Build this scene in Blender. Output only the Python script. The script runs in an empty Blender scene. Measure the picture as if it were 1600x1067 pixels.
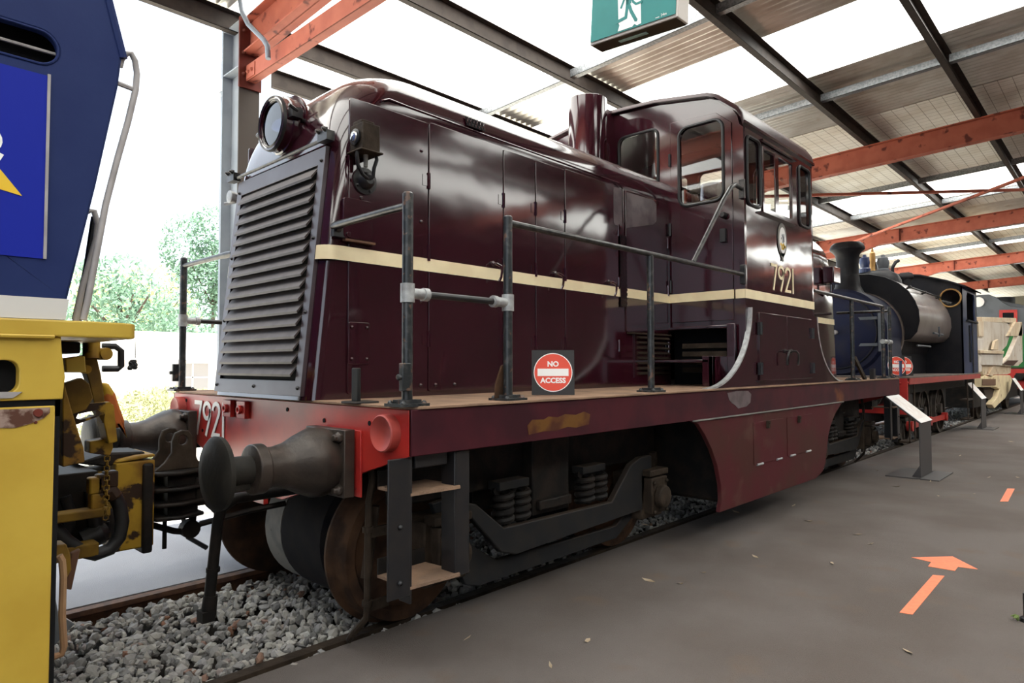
import bpy, bmesh, math, random
from mathutils import Vector, Matrix
random.seed(7)
SC = bpy.context.scene
COL = SC.collection
PI = math.pi
V = Vector

# ------------------------------------------------------------------ camera (solved from the photograph)
F_PX, PITCH, YAW, ROLL = 1027.966, 0.03556, 0.75610, -0.00129
CAM = V((-1.8819, -3.8566, 1.4558))
_cp, _sp = math.cos(PITCH), math.sin(PITCH)
_fh = V((math.cos(YAW), math.sin(YAW), 0)); _r0 = V((math.sin(YAW), -math.cos(YAW), 0)); _z = V((0, 0, 1))
FWD = _fh*_cp + _z*_sp
_u0 = -_fh*_sp + _z*_cp
RGT = _r0*math.cos(ROLL) + _u0*math.sin(ROLL)
UPV = _u0*math.cos(ROLL) - _r0*math.sin(ROLL)

def at(u, v, x=None, y=None, z=None):
    """point of a real plane (x=, y= or z= constant) seen at photo position u, v"""
    d = FWD + RGT*((u-800)/F_PX) + UPV*((533.5-v)/F_PX)
    if x is not None: t = (x-CAM.x)/d.x
    elif y is not None: t = (y-CAM.y)/d.y
    else: t = (z-CAM.z)/d.z
    return CAM + d*t

cam_d = bpy.data.cameras.new('camera'); cam = bpy.data.objects.new('camera', cam_d); COL.objects.link(cam)
cam_d.sensor_width = 36; cam_d.lens = F_PX/1600*36; cam_d.clip_end = 500
m = Matrix((RGT, UPV, -FWD)).transposed().to_4x4(); m.translation = CAM
cam.matrix_world = m
SC.camera = cam
SC.view_settings.view_transform = 'Standard'; SC.view_settings.look = 'None'
SC.view_settings.gamma = 1; SC.view_settings.use_curve_mapping = False
SC.view_settings.exposure = 0.0

# ------------------------------------------------------------------ materials
def mat(name, col, rough=.5, metal=0, coat=0, col2=None, nscale=6, ndetail=6, contrast=(.42, .62), bump=0, bscale=8,
        dust=None, dust_amt=.8, spots=None, spot_scale=9, spot_lim=(.62, .68), emit=0, wave=0, trans=0):
    M = bpy.data.materials.new(name); M.use_nodes = True
    N, L = M.node_tree.nodes, M.node_tree.links
    P = N['Principled BSDF']
    P.inputs['Roughness'].default_value = rough; P.inputs['Metallic'].default_value = metal
    P.inputs['Specular IOR Level'].default_value = .5 if rough < .55 else .18
    P.inputs['Coat Weight'].default_value = coat; P.inputs['Coat Roughness'].default_value = .08
    tc = N.new('ShaderNodeTexCoord')
    cur = None
    def noise(scale, detail=6):
        n = N.new('ShaderNodeTexNoise'); n.inputs['Scale'].default_value = scale; n.inputs['Detail'].default_value = detail
        L.new(tc.outputs['Object'], n.inputs['Vector']); return n
    def ramp(src, a, b):
        r = N.new('ShaderNodeMapRange'); r.inputs['From Min'].default_value = a; r.inputs['From Max'].default_value = b
        L.new(src, r.inputs['Value']); return r.outputs['Result']
    def mix(fac, a, b):
        x = N.new('ShaderNodeMix'); x.data_type = 'RGBA'
        L.new(fac, x.inputs[0])
        for s, w in ((x.inputs[6], a), (x.inputs[7], b)):
            if isinstance(w, tuple): s.default_value = (*w, 1)
            else: L.new(w, s)
        return x.outputs[2]
    cur = col
    if col2: cur = mix(ramp(noise(nscale, ndetail).outputs['Fac'], *contrast), cur, col2)
    if spots: cur = mix(ramp(noise(spot_scale, 8).outputs['Fac'], *spot_lim), cur, spots)
    if dust:
        g = N.new('ShaderNodeNewGeometry'); s = N.new('ShaderNodeSeparateXYZ'); L.new(g.outputs['Normal'], s.inputs[0])
        mm = N.new('ShaderNodeMath'); mm.operation = 'MULTIPLY'; L.new(ramp(s.outputs['Z'], .35, .95), mm.inputs[0])
        m2 = N.new('ShaderNodeMath'); m2.operation = 'MULTIPLY'; L.new(ramp(noise(5).outputs['Fac'], .2, .6), m2.inputs[0]); m2.inputs[1].default_value = dust_amt
        L.new(m2.outputs[0], mm.inputs[1])
        cur = mix(mm.outputs[0], cur, dust)
        rr = N.new('ShaderNodeMapRange'); rr.inputs['To Min'].default_value = rough; rr.inputs['To Max'].default_value = .85
        L.new(mm.outputs[0], rr.inputs['Value']); L.new(rr.outputs['Result'], P.inputs['Roughness'])
    if isinstance(cur, tuple): P.inputs['Base Color'].default_value = (*cur, 1)
    else: L.new(cur, P.inputs['Base Color'])
    if bump or wave:
        b = N.new('ShaderNodeBump'); b.inputs['Strength'].default_value = bump or wave
        b.inputs['Distance'].default_value = .02
        L.new(noise(bscale, 5 if bump else 1).outputs['Fac'], b.inputs['Height'])
        L.new(b.outputs['Normal'], P.inputs['Normal'])
        if coat: L.new(b.outputs['Normal'], P.inputs['Coat Normal'])
    if emit:
        P.inputs['Emission Color'].default_value = (*col, 1); P.inputs['Emission Strength'].default_value = emit
    if trans: P.inputs['Transmission Weight'].default_value = trans
    return M

def glass_mat(name, tint=(.95, .97, .97), ior=1.6):
    M = bpy.data.materials.new(name); M.use_nodes = True
    N, L = M.node_tree.nodes, M.node_tree.links
    N.remove(N['Principled BSDF'])
    t = N.new('ShaderNodeBsdfTransparent'); t.inputs[0].default_value = (*tint, 1)
    g = N.new('ShaderNodeBsdfGlossy'); g.inputs['Roughness'].default_value = .02
    f = N.new('ShaderNodeFresnel'); f.inputs['IOR'].default_value = ior
    x = N.new('ShaderNodeMixShader'); L.new(f.outputs[0], x.inputs[0]); L.new(t.outputs[0], x.inputs[1]); L.new(g.outputs[0], x.inputs[2])
    L.new(x.outputs[0], N['Material Output'].inputs['Surface'])
    return M

def translucent_mat(name, col, tcol, fac, bump=0):
    M = bpy.data.materials.new(name); M.use_nodes = True
    N, L = M.node_tree.nodes, M.node_tree.links
    N.remove(N['Principled BSDF'])
    d = N.new('ShaderNodeBsdfDiffuse'); d.inputs[0].default_value = (*col, 1)
    t = N.new('ShaderNodeBsdfTranslucent'); t.inputs[0].default_value = (*tcol, 1)
    x = N.new('ShaderNodeMixShader'); x.inputs[0].default_value = fac
    L.new(d.outputs[0], x.inputs[1]); L.new(t.outputs[0], x.inputs[2]); L.new(x.outputs[0], N['Material Output'].inputs['Surface'])
    if col != tcol:
        tc = N.new('ShaderNodeTexCoord'); n = N.new('ShaderNodeTexNoise'); n.inputs['Scale'].default_value = 2.5; n.inputs['Detail'].default_value = 3
        L.new(tc.outputs['Object'], n.inputs['Vector'])
        c = N.new('ShaderNodeMix'); c.data_type = 'RGBA'; c.inputs[6].default_value = (*col, 1); c.inputs[7].default_value = (*tcol, 1)
        L.new(n.outputs['Fac'], c.inputs[0]); L.new(c.outputs[2], d.inputs[0])
    return M

MAROON = mat('maroon_paint', (.034, .0065, .012), .10, coat=.8, col2=(.027, .0055, .010), nscale=2.5, wave=.10, bscale=3.2, dust=(.10, .055, .04), dust_amt=.75)
MAROON_SILL = mat('maroon_sill_paint', (.060, .009, .015), .56, coat=.06, col2=(.034, .006, .011), nscale=3, spots=(.16, .055, .02), spot_scale=2.3, spot_lim=(.66, .74), wave=.1, bscale=3)
MAROON_SKIRT = mat('maroon_skirt_paint', (.072, .011, .015), .58, col2=(.060, .018, .015), nscale=2.2, wave=.08, bscale=3, spots=(.09, .045, .035), spot_scale=3, spot_lim=(.58, .75))
CREAM = mat('cream_stripe_paint', (.90, .77, .50), .4, col2=(.82, .68, .43), nscale=5)
NUM_WHITE = mat('white_number_paint', (.82, .80, .74), .45)
RED = mat('signal_red_paint', (.44, .028, .020), .38, col2=(.34, .020, .018), nscale=4, spots=(.12, .02, .015), spot_scale=14, spot_lim=(.70, .74))
REDDUST = mat('faded_red_paint', (.36, .045, .035), .5, col2=(.30, .05, .04), nscale=6)
BLACK = mat('black_paint', (.009, .009, .011), .42, col2=(.015, .013, .013), nscale=12)
GRIME = mat('grimy_black_steel', (.009, .008, .0075), .6, col2=(.019, .014, .011), nscale=9, bump=.15, bscale=30)
GRIMEBROWN = mat('brown_dusty_steel', (.026, .018, .012), .7, col2=(.045, .031, .021), nscale=10, bump=.3, bscale=25)
GREYSTEEL = mat('dark_grey_bogie_paint', (.013, .0135, .015), .56, col2=(.019, .018, .017), nscale=7, dust=(.06, .04, .027), dust_amt=.7)
BUFFER = mat('worn_buffer_steel', (.035, .027, .022), .42, metal=.35, col2=(.065, .048, .038), nscale=6, bump=.12, bscale=40)
POSTBLK = mat('chipped_black_handrail_paint', (.016, .019, .021), .35, col2=(.05, .05, .05), nscale=25, contrast=(.5, .62), spots=(.12, .07, .05), spot_scale=22, spot_lim=(.6, .64))
RAILDARK = mat('worn_steel_handrail', (.07, .068, .065), .3, metal=.6, col2=(.03, .03, .03), nscale=18)
GALV = mat('galvanised_fitting', (.42, .43, .43), .5, metal=.4, col2=(.3, .3, .3), nscale=20, bump=.2, bscale=60)
GALVBAR = mat('spangled_galvanised_bar', (.30, .31, .32), .4, metal=.6, col2=(.18, .19, .20), nscale=45, contrast=(.4, .6))
DECK = mat('dusty_tread_plate', (.30, .19, .125), .8, col2=(.20, .13, .09), nscale=4, bump=.35, bscale=70)
RUST = mat('rusty_wheel_steel', (.075, .038, .020), .7, col2=(.032, .018, .012), nscale=7, bump=.2, bscale=30)
RAILRUST = mat('rusty_rail', (.17, .085, .05), .65, col2=(.10, .055, .04), nscale=14, bump=.2, bscale=40)
LOUVRE = mat('dusty_louvre_paint', (.085, .066, .062), .5, col2=(.060, .045, .044), nscale=10, dust=(.13, .11, .10), dust_amt=.6)
FRAMEGREY = mat('radiator_frame_paint', (.055, .038, .042), .32, coat=.05, col2=(.075, .06, .068), nscale=4)
DARK = mat('interior_dark', (.006, .006, .007), .8)
CABIN = mat('cab_interior_paint', (.07, .05, .035), .6)
GLASS = glass_mat('window_glass')
GASKET = mat('window_rubber', (.012, .012, .013), .5)
LENS = glass_mat('headlamp_glass', (.97, .99, 1), 2.4)
CHROME = mat('reflector_chrome', (.85, .87, .88), .12, metal=1, wave=.5, bscale=9)
BRASS = mat('brass', (.40, .23, .08), .42, metal=.7)
PLANE_BLUE = mat('navy_locomotive_paint', (.013, .025, .105), .6, col2=(.017, .031, .115), nscale=4, bump=.03, bscale=60)
BRIGHTBLUE = mat('bright_blue_sign', (.008, .020, .33), .6)
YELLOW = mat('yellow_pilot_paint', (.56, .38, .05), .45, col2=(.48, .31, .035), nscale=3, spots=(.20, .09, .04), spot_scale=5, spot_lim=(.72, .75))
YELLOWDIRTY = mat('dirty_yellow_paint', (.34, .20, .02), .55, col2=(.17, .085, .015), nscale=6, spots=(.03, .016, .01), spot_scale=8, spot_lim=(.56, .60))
YELLOWSHADE = mat('shaded_yellow_bracket_paint', (.20, .115, .016), .6, col2=(.10, .055, .012), nscale=7)  # the pilot yellow darkened, shade under the deck put into the colour
WHITEBAND = mat('white_band_paint', (.66, .64, .60), .5)
SIGNYELLOW = mat('sign_yellow', (.85, .55, .03), .4)
GREYPIPE = mat('grey_handrail_paint', (.40, .375, .37), .5, col2=(.31, .29, .285), nscale=9)
RUSTPATCH = mat('rust_patch', (.10, .045, .03), .8, col2=(.32, .23, .19), nscale=22, contrast=(.45, .55))
RUBBER = mat('rubber_hose', (.010, .010, .011), .5)
ORANGE = mat('red_oxide_steel', (.46, .135, .085), .55, col2=(.40, .11, .07), nscale=5, spots=(.15, .04, .03), spot_scale=6, spot_lim=(.60, .66))
OXIDE_DK = mat('dark_red_oxide_steel', (.16, .035, .025), .6, col2=(.12, .03, .02), nscale=9)
PURLIN = mat('brown_purlin_steel', (.06, .047, .04), .6, col2=(.045, .035, .03), nscale=9)
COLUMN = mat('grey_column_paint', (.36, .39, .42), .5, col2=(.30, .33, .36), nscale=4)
COLUMN_DK = mat('shaded_column_paint', (.085, .07, .06), .6)  # dark copy of the column paint, shade on the inner flange put into colour
PVC = mat('pale_pipe', (.24, .28, .33), .5)
CORR = mat('corrugated_zinc', (.80, .78, .73), .32, metal=.6, col2=(.66, .62, .56), nscale=3, spots=(.55, .45, .36), spot_scale=4, spot_lim=(.64, .80))
SKYLIGHT = translucent_mat('fibreglass_sheet', (.8, .8, .76), (.92, .93, .90), .72)
GREEN = mat('green_loco_paint', (.012, .13, .03), .35)
GREYLOCO = mat('grey_loco_paint', (.09, .10, .115), .4, col2=(.07, .08, .09), nscale=3)
STEAMBLACK = mat('steam_black_paint', (.008, .008, .011), .56, coat=.06, col2=(.013, .012, .014), nscale=5)
STEAMBLUE = mat('steam_navy_paint', (.007, .010, .034), .56, col2=(.014, .015, .03), nscale=3)
TANKSKIN = mat('saddle_tank_paint', (.20, .165, .15), .30, coat=.3, col2=(.15, .12, .11), nscale=3, wave=.08, bscale=3)  # faded brown-grey paint, lightened by skylight reflections put into the colour
STEAMCAB = mat('steam_cab_blue_paint', (.020, .034, .10), .28, coat=.2)
WAGON = mat('rusty_cream_paint', (.66, .55, .40), .6, col2=(.58, .44, .29), nscale=3, spots=(.27, .12, .05), spot_scale=4.5, spot_lim=(.60, .70))
PLINTH = mat('charcoal_plinth_paint', (.045, .040, .040), .5)
PAPER = mat('white_plaque', (.82, .80, .78), .5)
PLAQUE_PRINT = mat('pale_printed_plaque', (.74, .66, .62), .5, col2=(.82, .78, .75), nscale=14)
SIGNRED = mat('no_access_red', (.80, .075, .035), .45)
SIGNWHITE = mat('sign_white', (.95, .94, .92), .5)
SIGNBLACK = mat('sign_backing_black', (.014, .012, .012), .5)
EXITGREEN = mat('exit_sign_green', (.012, .21, .20), .5, col2=(.016, .24, .225), nscale=3)
EXITCASE = mat('exit_sign_case', (.80, .74, .68), .5)
EXITBASE = mat('exit_sign_underside', (.07, .05, .03), .6)
TAPE = mat('orange_floor_tape', (.92, .25, .13), .6, col2=(.84, .22, .12), nscale=30)
LEAFMAT = mat('dry_leaf', (.45, .36, .26), .7, col2=(.3, .22, .13), nscale=3)
LEAFGREEN = mat('grass_tuft', (.16, .22, .07), .6)
REDCUP = mat('dusty_red_cup_paint', (.40, .06, .045), .5, col2=(.32, .05, .04), nscale=9)
MESHDARK = mat('dark_wire_mesh', (.010, .006, .007), .6)
CASEGREY = mat('dusty_grey_gearcase', (.23, .22, .20), .7, col2=(.17, .165, .155), nscale=8, spots=(.02, .02, .02), spot_scale=30, spot_lim=(.7, .72))
BUFFACE = mat('dark_buffer_face', (.018, .017, .015), .56, col2=(.028, .025, .021), nscale=7, bump=.1, bscale=40)
REPAINT = mat('grey_primer_patch', (.14, .11, .115), .3, col2=(.08, .06, .065), nscale=9, wave=.2, bscale=5)
STAIN = mat('rust_stain', (.14, .062, .014), .6, col2=(.07, .022, .012), nscale=7)
MOTOR = mat('motor_black_grime', (.007, .006, .008), .85, col2=(.012, .010, .010), nscale=9)

# ------------------------------------------------------------------ mesh builder
class MB:
    def __init__(s): s.bm = bmesh.new()
    def face(s, pts):
        return s.bm.faces.new([s.bm.verts.new(p) for p in pts])
    def box(s, c, d, rot=None):
        M = Matrix.Translation(V(c)) @ (rot.to_4x4() if rot else Matrix()) @ Matrix.Diagonal((*d, 1))
        bmesh.ops.create_cube(s.bm, size=1, matrix=M); return s
    def span(s, a, b):
        a, b = V(a), V(b)
        return s.box((a+b)/2, [max(abs(q), 1e-4) for q in (b-a)])
    def bar(s, p0, p1, w, h, up=(0, 0, 1)):
        p0, p1 = V(p0), V(p1); d = (p1-p0); L = d.length; d.normalize()
        side = d.cross(V(up))
        if side.length < 1e-4: side = d.cross(V((1, 0, 0)))
        side.normalize(); u = side.cross(d)
        R = Matrix((d, side, u)).transposed()
        return s.box((p0+p1)/2, (L, w, h), R)
    def tube(s, pts, r, n=10, closed=False, cap=True):
        pts = [V(p) for p in pts]; N = len(pts); rings = []
        rs = r if isinstance(r, (list, tuple)) else [r]*N
        prev = None
        for i, p in enumerate(pts):
            if closed: t = pts[(i+1) % N]-pts[i-1]
            else: t = pts[min(i+1, N-1)]-pts[max(i-1, 0)]
            t.normalize()
            if prev is None:
                a = t.orthogonal().normalized()
            else:
                a = prev - t*prev.dot(t); a.normalize()
            prev = a; b = t.cross(a)
            rings.append([s.bm.verts.new(p + (a*math.cos(2*PI*k/n) + b*math.sin(2*PI*k/n))*rs[i]) for k in range(n)])
        for i in range(N if closed else N-1):
            A, B = rings[i], rings[(i+1) % N]
            for k in range(n):
                s.bm.faces.new((A[k], A[(k+1) % n], B[(k+1) % n], B[k]))
        if cap and not closed:
            s.bm.faces.new(rings[0][::-1]); s.bm.faces.new(rings[-1])
        return s
    def lathe(s, prof, o, axis=(1, 0, 0), n=32, capa=True, capb=True, sx=1, sy=1):
        ax = V(axis).normalized(); a = ax.orthogonal().normalized()
        if abs(ax.z) < .5: a = V((0, 0, 1)) - ax*ax.z; a.normalize()
        b = ax.cross(a); o = V(o); rings = []
        for t, r in prof:
            rings.append([s.bm.verts.new(o + ax*t + (a*math.cos(2*PI*k/n)*sx + b*math.sin(2*PI*k/n)*sy)*max(r, 1e-4)) for k in range(n)])
        for A, B in zip(rings, rings[1:]):
            for k in range(n): s.bm.faces.new((A[k], A[(k+1) % n], B[(k+1) % n], B[k]))
        if capa: s.bm.faces.new(rings[0][::-1])
        if capb: s.bm.faces.new(rings[-1])
        return s
    def prism(s, pts, ex):
        pts = [V(p) for p in pts]; ex = V(ex)
        A = [s.bm.verts.new(p) for p in pts]; B = [s.bm.verts.new(p+ex) for p in pts]
        n = len(pts)
        for i in range(n): s.bm.faces.new((A[i], A[(i+1) % n], B[(i+1) % n], B[i]))
        fa = s.bm.faces.new(A[::-1]); fb = s.bm.faces.new(B)
        fa.normal_update(); fb.normal_update()
        if n > 4: bmesh.ops.triangulate(s.bm, faces=[fa, fb])
        return s
    def plate(s, outer, holes, ex):
        """flat plate with holes: loops of 3-D points lying in one plane, extruded by ex"""
        ex = V(ex); sides = []
        for k in (0, 1):
            edges = []; loops = []
            for lp in [outer]+holes:
                vs = [s.bm.verts.new(V(p)+ex*k) for p in lp]; loops.append(vs)
                edges += [s.bm.edges.new((vs[i], vs[(i+1) % len(vs)])) for i in range(len(vs))]
            bmesh.ops.triangle_fill(s.bm, use_beauty=True, use_dissolve=False, edges=edges, normal=ex.normalized())
            sides.append(loops)
        for A, B in zip(*sides):
            n = len(A)
            for i in range(n): s.bm.faces.new((A[i], A[(i+1) % n], B[(i+1) % n], B[i]))
        return s
    def ribbon(s, pts, w, ex, nrm, closed=False):
        """flat stroke of width w along pts in the plane with normal nrm, thickness vector ex"""
        pts = [V(p) for p in pts]; nrm = V(nrm).normalized(); N = len(pts); Lf, Rt = [], []
        for i in range(N):
            if closed: a, b = pts[i]-pts[i-1], pts[(i+1) % N]-pts[i]
            else:
                a = pts[i]-pts[max(i-1, 0)]; b = pts[min(i+1, N-1)]-pts[i]
                if i == 0: a = b
                if i == N-1: b = a
            a.normalize(); b.normalize(); na, nb = nrm.cross(a), nrm.cross(b); mm = (na+nb)
            mm = mm.normalized() if mm.length > 1e-5 else na
            k = w/2/max(.45, mm.dot(na))
            Lf.append(pts[i]+mm*k); Rt.append(pts[i]-mm*k)
        ex = V(ex)
        q = [[s.bm.verts.new(p+ex*j) for p in lst] for lst in (Lf, Rt) for j in (0, 1)]
        for i in range(N if closed else N-1):
            j = (i+1) % N
            l0, l1, r0, r1 = q
            s.bm.faces.new((l0[i], l0[j], r0[j], r0[i])); s.bm.faces.new((l1[i], r1[i], r1[j], l1[j]))
            s.bm.faces.new((l0[i], l1[i], l1[j], l0[j])); s.bm.faces.new((r0[i], r0[j], r1[j], r1[i]))
        if not closed:
            for i in (0, N-1): s.bm.faces.new((q[0][i], q[2][i], q[3][i], q[1][i]))
        return s
    def loft(s, rings, closed=False, capa=False, capb=False):
        R = [[s.bm.verts.new(p) for p in r] for r in rings]
        n = len(R[0])
        for A, B in zip(R, R[1:]):
            for k in range(n if closed else n-1): s.bm.faces.new((A[k], A[(k+1) % n], B[(k+1) % n], B[k]))
        if capa: s.bm.faces.new(R[0][::-1])
        if capb: s.bm.faces.new(R[-1])
        return s
    def mesh(s, me, M):
        b2 = bmesh.new(); b2.from_mesh(me); b2.transform(M); t = bpy.data.meshes.new('t'); b2.to_mesh(t); b2.free()
        s.bm.from_mesh(t); bpy.data.meshes.remove(t); return s
    def coil(s, c, R, r, h, turns, n=8):
        pts = [V(c)+V((R*math.cos(2*PI*turns*i/(turns*14)), R*math.sin(2*PI*turns*i/(turns*14)), h*i/(turns*14))) for i in range(int(turns*14)+1)]
        return s.tube(pts, r, n)
    def rivets(s, pts, r, axis, h=.008):
        for p in pts: s.lathe([(0, r), (h*.6, r*.8), (h, r*.3)], p, axis, n=8)
        return s

def wloc(o):
    l = V((0, 0, 0))
    while o is not None: l += o.location; o = o.parent
    return l

def obj(name, mb, mt, parent=None, bevel=0, smooth=True, ang=38, fixn=True):
    bm = mb.bm
    if fixn: bmesh.ops.recalc_face_normals(bm, faces=bm.faces[:])
    for f in bm.faces: f.smooth = smooth
    lim = math.radians(ang)
    for e in bm.edges:
        if len(e.link_faces) == 2 and e.calc_face_angle(0) > lim: e.smooth = False
    me = bpy.data.meshes.new(name); bm.to_mesh(me); bm.free()
    me.materials.append(mt)
    o = bpy.data.objects.new(name, me); COL.objects.link(o)
    if parent is not None:
        me.transform(Matrix.Translation(-wloc(parent))); o.parent = parent
    if bevel:
        b = o.modifiers.new('bevel', 'BEVEL'); b.width = bevel; b.segments = 2; b.limit_method = 'ANGLE'; b.angle_limit = math.radians(50)
    return o

def tag(o, label, cat, group=None):
    o['label'] = label; o['category'] = cat
    if group: o['group'] = group
    return o
def thing(name, label, cat, loc=(0, 0, 0), group=None):
    o = bpy.data.objects.new(name, None); COL.objects.link(o); o.location = loc; o.empty_display_size = .2
    return tag(o, label, cat, group)
def struct(name, mb, mt, **k):
    o = obj(name, mb, mt, None, **k); o['kind'] = 'structure'; return o
def recenter(o):
    """origin of a one-mesh thing at its base"""
    me = o.data; xs = [v.co for v in me.vertices]
    c = V(((min(p.x for p in xs)+max(p.x for p in xs))/2, (min(p.y for p in xs)+max(p.y for p in xs))/2, min(p.z for p in xs)))
    me.transform(Matrix.Translation(-c)); o.location = c; return o

def text_mesh(body, size, extrude=.002, offset=0):
    cu = bpy.data.curves.new('txt', 'FONT'); cu.body = body; cu.size = size; cu.extrude = extrude; cu.offset = offset
    cu.align_x = 'CENTER'; cu.align_y = 'CENTER'; cu.resolution_u = 3
    o = bpy.data.objects.new('txt', cu); COL.objects.link(o)
    dg = bpy.context.evaluated_depsgraph_get(); dg.update()
    me = bpy.data.meshes.new_from_object(o.evaluated_get(dg))
    bpy.data.objects.remove(o); bpy.data.curves.remove(cu); return me

def basis(o, ex, ey):
    ex, ey = V(ex).normalized(), V(ey).normalized(); ez = ex.cross(ey)
    M = Matrix((ex, ey, ez)).transposed().to_4x4(); M.translation = V(o); return M

def arc(c, r, a0, a1, n, ax, ay, ry=None):
    c, ax, ay = V(c), V(ax), V(ay); ry = ry or r
    return [c + ax*r*math.cos(math.radians(a0+(a1-a0)*i/n)) + ay*ry*math.sin(math.radians(a0+(a1-a0)*i/n)) for i in range(n+1)]

def rrect(o, ax, ay, x0, x1, y0, y1, r, n=5):
    """rounded rectangle loop in plane (o, ax, ay)"""
    o, ax, ay = V(o), V(ax), V(ay); P = []
    for cx, cy, a in ((x1-r, y0+r, -90), (x1-r, y1-r, 0), (x0+r, y1-r, 90), (x0+r, y0+r, 180)):
        P += arc(o+ax*cx+ay*cy, r, a, a+90, n, ax, ay)
    return P

def digit_strokes(ch):
    if ch == '7': return [[(0, .94), (.40, .94), (.16, 0)]]
    if ch == '1': return [[(.10, 0), (.10, 1)]]
    if ch == '9':
        a = [(.24+.19*math.cos(math.radians(t)), .72+.22*math.sin(math.radians(t))) for t in range(-20, 341, 20)]
        return [a, [(.42, .78), (.43, .62), (.37, .42), (.20, 0)]]
    if ch == '2':
        a = [(.23+.18*math.cos(math.radians(t)), .74+.205*math.sin(math.radians(t))) for t in range(180, -41, -20)]
        return [a+[(.06, .06), (.46, .06)]]
def number(mb, txt, o, ax, ay, width, height, w, ex, adv=(.50, .53, .53, .25)):
    o, ax, ay = V(o), V(ax), V(ay); x = 0; tot = sum(adv)-.05
    k = width/tot
    for ch, a in zip(txt, adv):
        for st in digit_strokes(ch):
            mb.ribbon([o+ax*(x+p[0])*k+ay*p[1]*height for p in st], w, ex, ax.cross(ay))
        x += a
SKY_STRENGTH, SUN_STRENGTH, EXPOSURE = 1.1, 12.0, 1.0
# ================================================================== maroon diesel locomotive 7921
LEN = 8.65; ZD = 1.262; HW = .63; XC0, XC1 = 3.74, 5.46; CW = 1.385; SW = 1.45
loco = thing('diesel_locomotive', 'dark maroon diesel locomotive numbered 7921 with cream stripe', 'locomotive', (0, 0, 0))

# --- frame: side sills, deck, centre sill
mb = MB()
for s in (-1, 1):
    mb.span((.0, s*SW, 1.036), (LEN, s*(SW-.02), ZD-.012))
obj('side_sill', mb, MAROON_SILL, loco, bevel=.004)
mb = MB(); mb.span((.02, -.42, .74), (LEN-.02, .42, ZD-.03)); mb.span((.05, -SW+.03, 1.20), (LEN-.05, SW-.03, ZD-.015))
obj('underframe', mb, GRIME, loco)
mb = MB()
mb.prism([(-.012, -1.38, ZD-.012), (.05, -SW-.012, ZD-.012), (LEN-.05, -SW-.012, ZD-.012), (LEN+.012, -1.38, ZD-.012),
          (LEN+.012, 1.38, ZD-.012), (LEN-.05, SW+.012, ZD-.012), (.05, SW+.012, ZD-.012), (-.012, 1.38, ZD-.012)], (0, 0, .014))
obj('running_board', mb, DECK, loco, bevel=.003)

def headstock(xf, ex, name):
    P = [(-1.445, 1.248), (-1.445, 1.04), (-.94, .885), (-.24, .675), (.24, .675), (.94, .885), (1.445, 1.04), (1.445, 1.248)]
    mb = MB(); mb.prism([(xf, y, z) for y, z in P], (ex, 0, 0))
    return obj(name, mb, RED, loco, bevel=.003)
hs = headstock(0, .03, 'front_headstock')
mb = MB(); number(mb, '7921', at(306, 655, x=0)*0+V((-.004, 1.035, .968)), (0, -1, 0), (0, 0, 1), .51, .24, .029, (-.003, 0, 0))
o = obj('number', mb, NUM_WHITE, hs); o['label'] = 'white number 7921 on red beam'
for y in (.45, .245): mb = MB(); mb.box((-.015, y, 1.175), (.03, .12, .11)); mb.lathe([(0, .028), (.02, .028), (.02, .015), (.005, .013)], (-.03, y, 1.175), (-1, 0, 0), n=12); obj('lamp_bracket', mb, RED, hs, bevel=.004)
mb = MB()
for y, z in ((-1.03, 1.06), (-1.03, .985), (-.70, 1.16), (-1.12, 1.17), (-.3, 1.2), (1.2, 1.2), (1.32, 1.2), (.9, 1.0)):
    mb.lathe([(0, .012), (.004, .012)], (0, y, z), (-1, 0, 0), n=10)
obj('bolt_hole', mb, DARK, hs)
mb = MB(); mb.span((-.012, -.62, .80), (0, -1.06, 1.13)); obj('buffer_pad', mb, RED, hs, bevel=.003)
mb = MB(); mb.box((-.02, -.02, .70), (.03, .14, .14))
obj('coupling_pad', mb, RED, hs, bevel=.003)
for s in (-1, 1):
    mb = MB(); yy = s*1.285
    mb.lathe([(0, .088), (.05, .088), (.055, .082), (.05, .072), (.035, .045), (.03, .01)], (0, yy, 1.135), (-1, 0, 0), n=28, capb=True)
    o = obj('cable_socket', mb, REDCUP, hs); o['label'] = 'round red cup on the beam end'
hs2 = headstock(LEN, -.03, 'rear_headstock')

# --- buffers
def buffer(parent, x0, sgn, y, z=.968, mt=BUFFER, faces=BUFFACE, k=1.0):
    mb = MB(); ax = (sgn, 0, 0)
    mb.box((x0+sgn*.055, y, z), (.06, .37*k, .335*k))
    mb.lathe([(.08, .165*k), (.12, .175*k), (.17, .172*k), (.235, .145*k), (.30, .112*k), (.36, .098*k), (.41, .098*k), (.415, .118*k), (.47, .118*k), (.475, .10*k)], (x0, y, z), ax, n=32)
    for dy in (-1, 1):
        for dz in (-1, 1): mb.lathe([(.07, .03), (.10, .03), (.105, .02), (.125, .018)], (x0, y+dy*.145*k, z+dz*.13*k), ax, n=6)
    hou = obj('buffer', mb, mt, parent, bevel=.006)
    mb = MB()
    mb.lathe([(.45, .068*k), (.61, .068*k)], (x0, y, z), ax, n=20)
    mb.box((x0+sgn*.54, y, z-.055), (.11, .06, .06))
    mb.lathe([(.605, .06), (.61, .165*k), (.632, .168*k), (.648, .150*k), (.655, .09*k), (.657, .01)], (x0, y, z), ax, n=40)
    obj('buffer_head', mb, faces, hou)
    return hou
for s in (-1, 1):
    buffer(loco, 0, -1, -.845 if s < 0 else 1.12); buffer(loco, LEN, 1, s*.9)

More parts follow.
